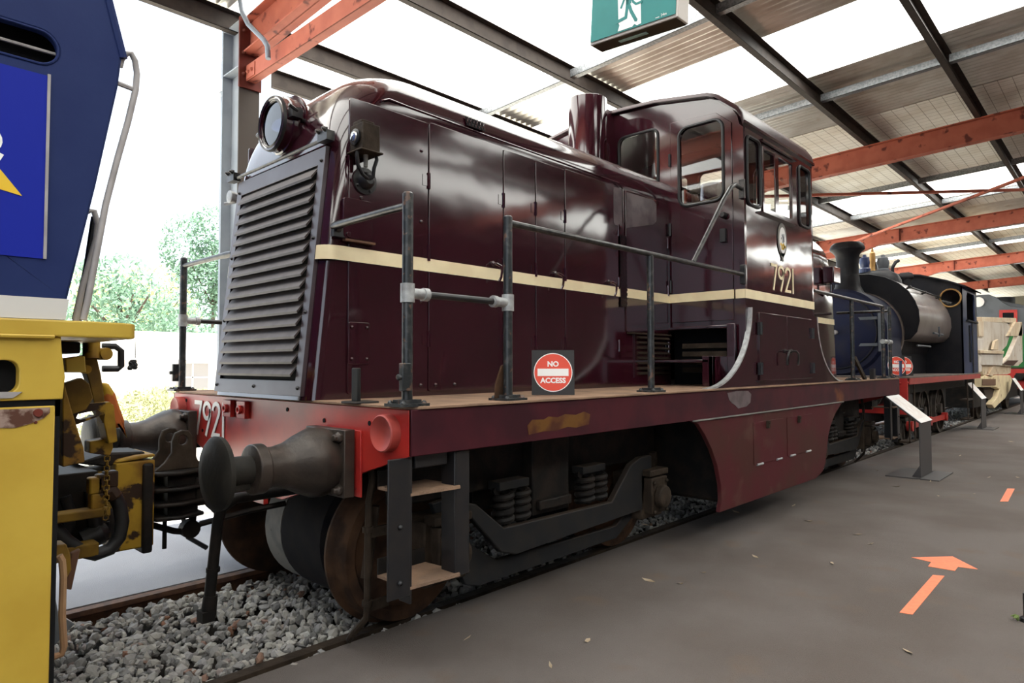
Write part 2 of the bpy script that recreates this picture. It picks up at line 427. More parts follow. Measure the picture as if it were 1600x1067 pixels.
# --- hood shells
def hood_geo(z):
    t = max(0, min(1, (z-3.02)/.30)); w = HW-.30*(1-math.sqrt(max(0, 1-t*t)))
    if z <= 2.73: xf = -.05+(z-1.27)*.103
    else:
        q = min(1, (z-2.73)/.59); xf = .10+.055*q+.46*(1-math.sqrt(max(0, 1-q*q)))
    r = .10+(.19*max(0, min(1, (z-2.5)/.7))**1.5)
    return w, xf, min(r, w-.01)
def hood_outline(z, off=0, xr=XC0, part='all', n=7, rear=False):
    w, xf, r = hood_geo(z); w += off; xf -= off; L = []
    side = [(xr+(xf+r-xr)*i/8, -w) for i in range(8)]
    cn = [(xf+r-r*math.sin(math.radians(90*i/n)), -w+r-r*math.cos(math.radians(90*i/n))) for i in range(n+1)]
    fr = [(xf, (-w+r)*(1-2*i/8)) for i in range(1, 8)]
    L = side+cn
    if part == 'near': P = L
    else: P = L+fr+[(x, -y) for x, y in reversed(cn)]+[(x, -y) for x, y in reversed(side)]
    if rear: P = [(LEN-x, y) for x, y in P]
    return [V((x, y, z)) for x, y in P]
zs = [1.262, 1.6, 2.0, 2.4, 2.6, 2.73]+[2.73+.29*i/5 for i in range(1, 6)]+[3.02+.30*math.sin(math.radians(90*i/9)) for i in range(1, 10)]
for rear in (False, True):
    xr = XC0+.02 if not rear else LEN-XC1+.02
    mb = MB(); mb.loft([hood_outline(z, 0, xr, rear=rear) for z in zs], capb=True)
    h = obj('rear_hood' if rear else 'front_hood', mb, MAROON, loco, ang=60)
    if rear: hood2 = h
    else: hood = h
    for s in (-1, 1):
        ring = []
        mb = MB()
        for zz in (2.044, 2.125):
            P = hood_outline(zz, .016 if not rear else .006, xr, 'near', rear=rear)
            if s > 0: P = [V((p.x, -p.y, p.z)) for p in P]
            ring.append(P)
        mb.loft(ring)
        o = obj('stripe', mb, CREAM, h); o['label'] = 'cream waist stripe'
# front radiator: frame, slats
def fp(y, z, d=0):   # point on the leaning front face, d metres proud
    return V((-.05+(z-1.27)*.103-d, y, z))
mb = MB(); mb.plate([fp(-.56, 1.285, .018), fp(.56, 1.285, .018), fp(.56, 2.70, .018), fp(-.56, 2.70, .018)],
                    [[fp(-.49, 1.37, .018), fp(.49, 1.37, .018), fp(.49, 2.60, .018), fp(-.49, 2.60, .018)]], (.025, 0, 0))
rad = obj('radiator_frame', mb, FRAMEGREY, loco, bevel=.002)
mb = MB(); mb.rivets([fp(y, z, .018) for y in (-.525, .525) for z in (1.33, 1.75, 2.17, 2.62)]+[fp(0, 1.33, .018)], .011, (-1, 0, 0), .012)
obj('frame_bolt', mb, BLACK, rad)
mb = MB(); a, b, c, d = fp(-.5, 1.36, .001), fp(.5, 1.36, .001), fp(.5, 2.61, .001), fp(-.5, 2.61, .001); mb.face([a, b, c, d])
obj('radiator_core', mb, DARK, rad)
NS = 17
for i in range(NS):
    z = 1.40+i*(1.20/NS); mb = MB()
    p = [fp(0, z, .034), fp(0, z+.058, .004), fp(0, z+.066, .004), fp(0, z+.006, .044), fp(0, z-.008, .040)]
    A = [V((q.x, -.485+(.012 if j in (0, 3, 4) else 0), q.z)) for j, q in enumerate(p)]
    B = [V((q.x, .485-(.012 if j in (0, 3, 4) else 0), q.z)) for j, q in enumerate(p)]
    mb.loft([A, B], closed=True, capa=True, capb=True)
    obj('louvre_slat', mb, LOUVRE, rad, smooth=False)
mb = MB(); mb.tube([fp(.64, 2.735, .03), fp(-.55, 2.735, .03)], .011, 8)
for y in (.62, -.57): mb.box(fp(y, 2.745, .03), (.05, .10, .055)); mb.rivets([fp(y-.03, 2.775, .05), fp(y+.035, 2.775, .05)], .017, (-1, 0, .2), .03)
obj('hinge_rod', mb, RAILDARK, loco)
mb = MB(); mb.lathe([(0, .035), (.05, .045), (.055, .036)], fp(.66, 2.62, 0)+V((.02, 0, 0)), (-1, 0, 0), n=16)
mb.tube([fp(.6, 2.6, -.05), fp(.72, 2.58, .03)], .012, 8)
o = obj('marker_light', mb, GALV, loco)
# headlamp
HL = V((.03, 0, 2.957))
mb = MB(); mb.lathe([(.44, .15), (.22, .165), (.145, .175), (.14, .205), (.125, .205), (.12, .178), (.09, .172), (.085, .180), (.06, .180), (.055, .170), (.03, .168), (.02, .172), (.0, .168), (-.004, .155), (.006, .142), (.03, .138)], HL, (1, 0, 0), n=44, capa=True, capb=False)
hl = obj('headlamp', mb, MAROON, loco)
mb = MB(); mb.lathe([(.0, .141), (.012, .155), (.0, .168), (.02, .173)], HL+V((-.006, 0, 0)), (1, 0, 0), n=44, capa=False, capb=False); obj('headlamp_rim', mb, BLACK, hl)
mb = MB(); mb.lathe([(.02, .139), (.05, .12), (.08, .085), (.10, .04), (.105, .003)], HL, (1, 0, 0), n=36, capa=False); obj('reflector', mb, CHROME, hl)
mb = MB(); mb.lathe([(.012, .141), (.006, .10), (.003, .05), (.002, .002)], HL, (1, 0, 0), n=36, capa=False, capb=False); obj('headlamp_lens', mb, LENS, hl)
for a in (0, 90, 180, 270):
    mb = MB(); yy, zz = .19*math.cos(math.radians(a)), .19*math.sin(math.radians(a)); mb.lathe([(.10, .012), (.16, .012)], HL+V((0, yy, zz)), (1, 0, 0), n=8); obj('lamp_screw', mb, BLACK, hl)
mb = MB(); mb.box(HL+V((.06, -.19, .03)), (.07, .05, .06)); mb.tube([HL+V((.06, -.21, .04)), HL+V((.0, -.22, .06))], .012, 6); mb.lathe([(0, .02), (.05, .016)], HL+V((.02, .17, -.02)), (0, 1, 0), n=8)
obj('lamp_latch', mb, BLACK, hl)

# --- hood doors (near side; the far side gets the same)
def hy(d=0, s=-1): return s*(HW+d)
doors = [(.18, .755, 1.29, 2.99), (.765, 1.435, 1.29, 3.0), (1.445, 1.78, 1.29, 2.99), (1.79, 2.13, 1.29, 2.99), (2.14, 2.87, 1.29, 3.0), (2.99, 3.70, 1.745, 3.0)]
for s in (-1, 1):
    for i, (x0, x1, z0, z1) in enumerate(doors):
        mb = MB(); P = rrect((0, hy(.0, s), 0), (1, 0, 0), (0, 0, 1), x0, x1, z0, z1, .02, 3)
        mb.prism(P, (0, s*.012, 0)); d = obj('hood_door', mb, MAROON, loco, bevel=.003)
        if s < 0:
            for zz in (2.62, 2.16, 1.62):
                mb = MB(); mb.lathe([(-.05, .013), (.05, .013)], (x1+.004, hy(.012, s), zz), (0, 0, 1), n=8); mb.box((x1-.02, hy(.012, s), zz), (.05, .006, .07)); obj('hinge', mb, MAROON, d)
            if i in (1, 3, 4):
                hx = {1: 1.355, 3: 2.03, 4: 2.74}[i]; mb = MB(); y = hy(.012, s)
                mb.lathe([(0, .020), (.015, .020), (.02, .012)], (hx-.03, y, 2.155), (0, s, 0), n=14)
                mb.tube([(hx-.03, y-.01, 2.155), (hx-.03, y-.05, 2.15), (hx-.005, y-.065, 2.135), (hx+.0, y-.068, 2.10), (hx-.005, y-.066, 2.06), (hx-.02, y-.06, 2.03)], .009, 8)
                obj('door_handle', mb, MAROON, d)
    # rivets along the bottom
    if s < 0:
        mb = MB(); mb.rivets([(x, hy(.012, s), 1.33) for x in (.25, .70, .82, .98, 1.38)]+[(.7, hy(.012, s), 2.35), (.26, hy(.012, s), 2.42), (.70, hy(.012, s), 1.85), (.70, hy(.012, s), 2.8)], .013, (0, s, 0), .012); obj('bolt', mb, MAROON, hood)
# drip beads along the door tops
mb = MB(); mb.tube([(.40, -.637, 3.03), (.46, -.632, 3.058), (.6, -.628, 3.055), (1.2, -.626, 3.05), (2.0, -.627, 3.045), (2.9, -.63, 3.04), (2.96, -.632, 3.0), (2.96, -.636, 2.7)], .007, 6)
obj('drip_bead', mb, MAROON, hood)
mb = MB(); mb.plate(rrect((0, -.648, 0), (1, 0, 0), (0, 0, 1), .18, .32, 1.46, 1.70, .01, 2), [], (0, .01, 0)); mb.rivets([(x, -.648, z) for x in (.20, .30) for z in (1.49, 1.67)], .011, (0, -1, 0), .012)
obj('inspection_plate', mb, MAROON, hood, bevel=.002)
mb = MB(); mb.prism(rrect((0, -.646, 0), (1, 0, 0), (0, 0, 1), .13, .32, 2.17, 2.40, .02, 4), (0, -.02, 0)); mb.lathe([(0, .014), (.01, .014)], (.16, -.666, 2.19), (0, -1, 0), n=10)
obj('access_cover', mb, MAROON, hood, bevel=.003)
mb = MB(); mb.box((.235, -.665, 2.158), (.20, .03, .012)); o = obj('rusty_drip_ledge', mb, RAILRUST, hood)
# wire mesh vents
def mesh_panel(name, x0, x1, z0, z1, y, step=.03, yz=None):
    mb = MB(); yo = yz or (lambda z: y)
    mb.loft([[V((x0, yo(z0), z0)), V((x0, yo(z1), z1))], [V((x1, yo(z0), z0)), V((x1, yo(z1), z1))]])
    o = obj(name, mb, DARK, loco); mb = MB(); W = x1-x0; H = z1-z0; k = 0
    n = int((W+H)/step)
    for sgn in (1, -1):
        for i in range(n+1):
            # diagonal wires z-z0 = sgn*(x-x0)*1.8 + c
            c = -W*1.8+i*(H+W*1.8)/n if sgn > 0 else i*(H+W*1.8)/n
            pts = []
            for x in (x0, x1):
                zz = z0+sgn*(x-x0)*1.8+c; pts.append((x, zz))
            (xa, za), (xb, zb) = pts
            def clip(xa, za, xb, zb):
                out = []
                for (px, pz, qx, qz) in ((xa, za, xb, zb), (xb, zb, xa, za)):
                    if pz < z0: t = (z0-pz)/(qz-pz) if qz != pz else 2; px, pz = px+(qx-px)*t, z0
                    elif pz > z1: t = (z1-pz)/(qz-pz) if qz != pz else 2; px, pz = px+(qx-px)*t, z1
                    out.append((px, pz))
                return out
            if max(za, zb) <= z0 or min(za, zb) >= z1: continue
            (xa, za), (xb, zb) = clip(xa, za, xb, zb)
            mb.bar((xa, yo(za)-.006, za), (xb, yo(zb)-.006, zb), .003, .003)
    obj('wire', mb, MAROON, o); return o
mesh_panel('mesh_vent', 2.885, 2.985, 1.96, 2.58, -.651, .035)
mesh_panel('mesh_vent', 1.09, 1.26, 3.068, 3.135, 0, .03, yz=lambda z: -(hood_geo(z)[0]+.012))
mb = MB(); q = -SW-.0005
mb.prism([(.79, q, 1.125), (.83, q, 1.155), (.93, q, 1.15), (.97, q, 1.165), (1.05, q, 1.155), (1.12, q, 1.17), (1.22, q, 1.16), (1.30, q, 1.175), (1.36, q, 1.155), (1.345, q, 1.095), (1.22, q, 1.085), (1.14, q, 1.095), (1.03, q, 1.08), (.93, q, 1.085), (.80, q, 1.075)], (0, -.0015, 0)); o = obj('rust_stain', mb, STAIN, loco)
mb = MB(); mb.prism([(3.22, q, 1.225), (3.40, q, 1.235), (3.62, q, 1.23), (3.68, q, 1.20), (3.66, q, 1.13), (3.58, q, 1.10), (3.42, q, 1.09), (3.36, q, 1.12), (3.30, q, 1.14), (3.25, q, 1.17)], (0, -.0015, 0)); o = obj('repaint_patch', mb, REPAINT, loco)
mb = MB(); q = -.6425; mb.prism(rrect((0, q, 0), (1, 0, 0), (0, 0, 1), 2.80, 2.93, 2.66, 2.99, .03, 3), (0, -.0015, 0)); obj('repaint_patch', mb, REPAINT, loco)
mb = MB(); mb.prism([(3.0, q, 2.66), (3.0, q, 2.98), (3.45, q, 2.99), (3.5, q, 2.96), (3.5, q, 2.80), (3.45, q, 2.76)], (0, -.0015, 0)); obj('repaint_patch', mb, REPAINT, loco)
# lower side louvres beside the cab step
mb = MB(); mb.span((3.12, -.636, 1.34), (3.72, -.640, 1.74)); lv = obj('louvre_panel', mb, MAROON, loco)
for i in range(8):
    mb = MB(); z = 1.365+i*.046; A = [(3.15, -.640, z), (3.15, -.672, z+.006), (3.15, -.640, z+.026)]; mb.prism(A, (.55, 0, 0)); obj('louvre_blade', mb, GRIMEBROWN, lv)
mb = MB(); mb.box((3.36, -.65, 1.735), (.72, .03, .012)); obj('drip_ledge', mb, GRIMEBROWN, hood)
# --- exhaust stack
mb = MB(); mb.lathe([(3.2, .19), (4.06, .19), (4.065, .183), (4.05, .175), (3.5, .17)], (3.30, 0, 0), (0, 0, 1), n=36, capb=False); mb.box((3.55, 0, 3.72), (.36, .02, .7))
stk = obj('exhaust_stack', mb, MAROON, loco)
mb = MB(); mb.lathe([(4.0, .174), (4.001, .001)], (3.30, 0, 0), (0, 0, 1), n=24, capa=False); obj('stack_mouth', mb, DARK, stk)
mb = MB(); mb.lathe([(3.2, .15), (3.75, .15), (3.75, .13), (3.55, .12)], (5.95, .0, 0), (0, 0, 1), n=28); obj('exhaust_stack', mb, MAROON, loco)
# roof fittings on the rear hood
mb = MB(); mb.span((6.6, -.35, 3.30), (6.75, -.22, 3.44)); mb.span((5.9, -.28, 3.31), (8.0, -.20, 3.36)); obj('roof_fitting', mb, MAROON, hood2, bevel=.01)
mb = MB(); mb.span((8.02, -.80, 2.62), (8.32, -.645, 2.86)); mb.tube([(8.15, -.72, 2.62), (8.15, -.72, 2.5), (8.18, -.65, 2.45)], .018, 8); obj('marker_lamp', mb, MAROON, loco, bevel=.015)
mb = MB(); mb.lathe([(0, .15), (.16, .15), (.17, .13)], (8.52, 0, 2.96), (1, 0, 0), n=30); obj('headlamp', mb, MAROON, loco)

# --- marker lamp on bracket (near front corner)
MX, MY = .235, -.715
mb = MB(); mb.box((MX, MY, 2.735), (.115, .13, .155)); mb.box((MX-.01, MY, 2.82), (.085, .09, .025)); mb.box((MX, MY, 2.655), (.15, .15, .012))
ml = obj('marker_lamp', mb, GRIMEBROWN, loco, bevel=.012)
mb = MB(); mb.lathe([(0, .044), (.012, .046), (.018, .038)], (MX-.058, MY, 2.735), (-1, 0, 0), n=24); obj('lens_ring', mb, BLACK, ml)
mb = MB(); mb.lathe([(.01, .036), (.024, .026), (.028, .005)], (MX-.058, MY, 2.735), (-1, 0, 0), n=24); obj('lens', mb, CHROME, ml)
mb = MB(); mb.lathe([(-.05, .012), (.02, .014)], (MX+.005, MY, 2.63), (0, 0, 1), n=12)
obj('lamp_stem', mb, CASEGREY, ml)
mb = MB()
for dx in (-.06, .06): mb.tube([(MX+dx, MY-.02, 2.66), (MX+dx*1.1, MY-.02, 2.63), (MX+dx*.9, MY-.01, 2.58), (MX+dx*.6+.02, MY+.0, 2.535), (MX+.04, MY+.02, 2.52)], .011, 8)
mb.lathe([(0, .078), (.012, .078), (.016, .052), (.04, .045), (.06, .025)], (MX+.045, -.642, 2.52), (0, -1, 0), n=28)
mb.rivets([(MX+.045+.063*math.cos(a), -.654, 2.52+.063*math.sin(a)) for a in (.6, 2.1, 3.7, 5.2)], .010, (0, -1, 0), .010)
obj('lamp_bracket', mb, BLACK, ml)

# --- cab
def yz(x, pts): return [V((x, y, z)) for y, z in pts]
prof = [(-1.385, 3.615), (-1.365, 3.70), (-1.32, 3.77), (-1.13, 3.93), (-1.05, 3.965), (-.5, 4.055), (0, 4.085)]
prof_full = prof+[(-y, z) for y, z in prof[-2::-1]]
def ends_wall(x, ex, name):
    wall = [(1.385, 1.27), (1.30, 1.27), (1.30, 1.80), (-1.30, 1.80), (-1.30, 1.27), (-1.385, 1.27)]+prof_full
    holes = []
    for s in (-1, 1):
        w = rrect((x, 0, 0), (0, 1, 0), (0, 0, 1), min(s*.525, s*.07), max(s*.525, s*.07), 3.20, 3.775, .07)
        holes.append(w)
        holes.append(rrect((x, 0, 0), (0, 1, 0), (0, 0, 1), min(s*1.2, s*.757), max(s*1.2, s*.757), 2.95, 3.70, .09))
    mb = MB(); mb.plate(yz(x, wall), holes, (ex, 0, 0)); return obj(name, mb, MAROON, loco)
cab = ends_wall(XC0, .04, 'cab_front_wall'); cabr = ends_wall(XC1, -.04, 'cab_rear_wall')
def window(parent, loop, nrm, name='window_pane', rg=.014):
    n = V(nrm); mb = MB(); mb.tube([p+n*.006 for p in loop], rg, 6, closed=True); r = obj('window_seal', mb, GASKET, parent)
    mb = MB(); mb.face([p+n*-.008 for p in loop]); g = obj(name, mb, GLASS, parent, fixn=False)
for (x, nx, par, fd) in ((XC0, -1, cab, True), (XC1, 1, cabr, False)):
    for s in (-1, 1):
        window(par, rrect((x, 0, 0), (0, 1, 0), (0, 0, 1), min(s*.525, s*.07), max(s*.525, s*.07), 3.20, 3.775, .07), (nx, 0, 0))
        lo = [V((x+nx*.012, s*y, z)) for y, z in ((.664, 1.855), (1.281, 1.855), (1.281, 3.637), (1.139, 3.76), (.664, 3.785))]
        hole = rrect((x+nx*.012, 0, 0), (0, 1, 0), (0, 0, 1), min(s*1.2, s*.757), max(s*1.2, s*.757), 2.95, 3.70, .09)
        mb = MB(); mb.plate(lo, [hole], (-nx*.0115, 0, 0)); d = obj('cab_door', mb, MAROON, loco, bevel=.004)
        window(d, hole, (nx, 0, 0))
        for zz in (3.42, 2.75, 2.2): mb = MB(); mb.lathe([(-.06, .012), (.06, .012)], (x+nx*.02, s*.66, zz), (0, 0, 1), n=8); obj('hinge', mb, BLACK, d)
        mb = MB(); mb.lathe([(0, .028), (.03, .03), (.05, .02)], (x+nx*.02, s*1.21, 2.80), (nx, 0, 0), n=14); mb.box((x+nx*.03, s*1.2, 2.62), (.03, .05, .12)); obj('door_knob', mb, BLACK, d)
        mb = MB(); mb.tube([(x+nx*.02, s*.60, 2.44), (x+nx*.05, s*.60, 2.44), (x+nx*.06, s*.61, 2.40), (x+nx*.05, s*.60, 2.33)], .008, 6); obj('grab_handle', mb, BLACK, par)
        mb = MB(); a, b = (.632, 1.30) if s > 0 else (-1.30, -.632)
        mb.span((x+nx*.018, min(s*.632, s*1.29), 2.044), (x+nx*.022, max(s*.632, s*1.29), 2.125)); mb.span((x+nx*.004, min(s*1.298, s*1.386), 2.044), (x+nx*.008, max(s*1.298, s*1.386), 2.125)); o = obj('stripe', mb, CREAM, par)
# side walls
for s in (-1, 1):
    y = s*CW
    def xz(pts): return [V((px, y, pz)) for px, pz in pts]
    wins = [(3.80, 4.09, 2.895, 3.515), (4.15, 4.885, 2.90, 3.49), (5.06, 5.37, 2.90, 3.52)]
    holes = [rrect((0, y, 0), (1, 0, 0), (0, 0, 1), *w, .06 if i != 1 else .01) for i, w in enumerate(wins)]
    mb = MB(); mb.plate(xz([(XC0+.041, 1.27), (XC1-.041, 1.27), (XC1-.041, 3.615), (XC0+.041, 3.615)]), holes, (0, -s*.03, 0)); w = obj('cab_side_wall', mb, MAROON, loco)
    for h in (holes[0], holes[2]): window(w, h, (0, s, 0))
    mb = MB(); mb.plate(xz([(4.13, 2.88), (4.905, 2.88), (4.905, 3.51), (4.13, 3.51)]), [xz([(4.165, 2.92), (4.42, 2.92), (4.42, 3.475), (4.165, 3.475)]), xz([(4.51, 2.92), (4.86, 2.92), (4.86, 3.475), (4.51, 3.475)])], (0, s*.012, 0)); f = obj('sliding_window_frame', mb, MAROON, w, bevel=.003)
    mb = MB(); mb.face([V((px, y-s*.012, pz)) for px, pz in ((4.15, 2.9), (4.88, 2.9), (4.88, 3.49), (4.15, 3.49))]); obj('window_pane', mb, GLASS, w)
    mb = MB(); mb.box((4.5, y+s*.02, 2.865), (.86, .04, .014)); obj('window_sill', mb, MAROON, w); mb = MB(); mb.box((4.5, y+s*.02, 3.53), (.86, .05, .02)); obj('window_hood', mb, MAROON, w)
    mb = MB(); mb.span((XC0, y, 2.044), (XC1, y+s*.004, 2.125)); o = obj('stripe', mb, CREAM, w); o['label'] = 'cream waist stripe'
    mb = MB(); mb.span((XC0+.01, y, 1.95), (XC1-.01, y+s*.006, 1.975)); obj('seam_bead', mb, MAROON, w)
    # number and crest
    mb = MB()
    if s < 0: number(mb, '7921', (4.31, y-.003, 2.165), (1, 0, 0), (0, 0, 1), .58, .255, .028, (0, -.003, 0))
    else: number(mb, '7921', (4.89, y+.003, 2.165), (-1, 0, 0), (0, 0, 1), .58, .255, .028, (0, .003, 0))
    o = obj('number', mb, CREAM, w); o['label'] = 'cream number 7921 on the cab side'
    c = V((4.59, y+s*.004, 2.675)); ax = (1, 0, 0); az = (0, 0, 1)
    mb = MB(); mb.prism(arc(c, .115, 0, 345, 23, ax, az, .165), (0, s*.004, 0)); o = obj('crest', mb, CASEGREY, loco); o['label'] = 'oval crest above the number'
    mb = MB(); mb.prism(arc(c+V((0, s*.004, -.005)), .082, 0, 345, 23, ax, az, .128), (0, s*.003, 0)); obj('crest_field', mb, PAPER, o)
    mb = MB(); rr = random.Random(3)
    for k in range(14): mb.lathe([(0, .014), (.003, .014)], c+V((rr.uniform(-.05, .05), s*.007, rr.uniform(-.09, -.04))), (0, s, 0), n=7)
    obj('crest_flower', mb, SIGNYELLOW, o)
    mb = MB(); mb.ribbon([c+V((.0, s*.008, -.03)), c+V((.005, s*.008, .02)), c+V((-.02, s*.008, .05))], .02, (0, s*.002, 0), (0, 1, 0)); mb.ribbon([c+V((.03, s*.008, -.02)), c+V((.025, s*.008, .06))], .012, (0, s*.002, 0), (0, 1, 0)); mb.ribbon([c+V((-.04, s*.008, .0)), c+V((-.03, s*.008, .02))], .012, (0, s*.002, 0), (0, 1, 0)); obj('crest_figure', mb, GREYLOCO, o)
    mb = MB(); mb.prism([c+V((-.06, 0, -.13)), c+V((.06, 0, -.13)), c+V((.02, 0, -.185)), c+V((.03, 0, -.215)), c+V((0, 0, -.20)), c+V((-.03, 0, -.215)), c+V((-.02, 0, -.185))], (0, s*.004, 0)); obj('crest_ribbon', mb, CASEGREY, o)
    # lower apron with swept ends
    yb = s*1.42
    a1 = [(2.93+.86*math.sin(math.radians(t)), 1.262+.70*(1-math.cos(math.radians(t)))) for t in range(0, 91, 6)]
    a2 = [(6.27-.82*math.sin(math.radians(t)), 1.262+.70*(1-math.cos(math.radians(t)))) for t in range(90, -1, -6)]
    mb = MB(); mb.prism([V((px, yb, pz)) for px, pz in a1+a2], (0, -s*.03, 0)); ap = obj('cab_apron', mb, MAROON, loco)
    for arcp in (a1, a2):
        mb = MB(); mb.ribbon([V((px, yb+s*.004, pz)) for px, pz in arcp], .016, (0, -s*.045, 0), (0, 1, 0)); o = obj('apron_edge', mb, GALV, ap)
    for x0, x1 in ((3.915, 4.565), (4.572, 5.235)):
        mb = MB(); mb.prism(rrect((0, yb, 0), (1, 0, 0), (0, 0, 1), x0, x1, 1.315, 1.925, .01, 2), (0, s*.014, 0)); d = obj('locker_door', mb, MAROON, loco, bevel=.003)
        hx = x0 if x0 < 4.2 else x1
        for zz in (1.78, 1.42): mb = MB(); mb.box((hx, yb+s*.02, zz), (.07, .02, .11)); mb.lathe([(-.055, .012), (.055, .012)], (hx, yb+s*.03, zz), (0, 0, 1), n=8); obj('hinge', mb, BLACK, d)
        hx = 4.52 if x0 < 4.2 else 4.62; q = -1 if x0 < 4.2 else 1; mb = MB(); y2 = yb+s*.014
        mb.lathe([(0, .02), (.012, .02)], (hx+q*.03, y2, 1.585), (0, s, 0), n=12); mb.tube([(hx+q*.03, y2, 1.585), (hx+q*.03, y2+s*.05, 1.585), (hx+q*.08, y2+s*.055, 1.56), (hx+q*.10, y2+s*.05, 1.50), (hx+q*.09, y2+s*.045, 1.45)], .010, 8)
        obj('door_handle', mb, RAILDARK, d)
    mb = MB(); mb.box((4.57, yb+s*.008, 1.305), (1.36, .016, .012)); obj('drip_ledge', mb, MAROON, ap)
    # recessed cab steps at both ends of the cab
    for x, nx in ((XC0, -1), (XC1, 1)):
        mb = MB()
        mb.span((x-nx*.02, s*.64, 1.785), (x+nx*.05, s*1.26, 1.81)); mb.span((x+nx*.03, s*1.235, 1.30), (x+nx*.06, s*1.31, 1.82))
        st = obj('cab_step', mb, MAROON, loco, bevel=.004)
        mb = MB(); mb.span((x-nx*.1, s*.60, 1.475), (x+nx*.34, s*1.20, 1.50)); mb.span((x+nx*.30, s*1.14, 1.27), (x+nx*.34, s*1.24, 1.53)); mb.span((x+nx*.06, s*1.20, 1.27), (x+nx*.34, s*1.24, 1.53)); obj('lower_step', mb, MAROON, st, bevel=.004)
        mb = MB(); mb.span((x-nx*.32, s*.5, 1.25), (x-nx*.34, s*1.38, 1.82)); obj('step_back', mb, DARK, st)
        for i in range(4):
            mb = MB(); z = 1.38+i*.075; A = [(x-nx*.10, s*.74, z), (x-nx*.04, s*.74, z+.004), (x-nx*.05, s*.74, z+.05)]; mb.prism(A, (0, s*.47, 0)); obj('step_louvre', mb, GRIMEBROWN, st)
# roof shell
mb = MB(); outer = [(y*1.012, z+.012) for y, z in prof_full]; inner = [(y*.99, z-.03) for y, z in prof_full]
xs = [XC0-.045, XC0-.03, XC0+.02, XC1-.02, XC1+.03, XC1+.045]; dz = [-.05, -.012, 0, 0, -.012, -.05]
mb.loft([[V((x, y*(1-.0), z+d)) for y, z in outer] for x, d in zip(xs, dz)])
mb.loft([[V((x, y, z)) for y, z in inner] for x in (XC0-.045, XC1+.045)])
obj('cab_roof', mb, mat('maroon_roof_paint', (.040, .013, .017), .35, dust=(.17, .105, .07), dust_amt=.9), loco, ang=50)
for s in (-1, 1): mb = MB(); mb.span((XC0-.02, s*1.385, 3.60), (XC1+.02, s*1.41, 3.625)); obj('gutter', mb, MAROON, loco)
mb = MB(); mb.span((XC0+.05, -1.34, 1.8), (XC1-.05, 1.34, 1.84)); mb.span((XC0+.06, .3, 1.84), (XC0+.75, .62, 2.9)); mb.span((4.4, -.9, 1.84), (4.8, -.5, 2.35)); mb.span((4.4, -.95, 2.35), (4.85, -.45, 2.75)); mb.lathe([(2.9, .02), (3.05, .02)], (4.2, -.4, 0), (0, 0, 1), n=10)
mb.tube([(3.85, -.3, 3.0), (3.95, -.9, 3.02), (3.95, -1.1, 3.05)], .015, 8); mb.lathe([(0, .03), (.16, .03), (.17, .05), (.22, .05)], (3.95, -.8, 2.95), (0, 0, 1), n=12)
obj('cab_interior', mb, CABIN, loco)

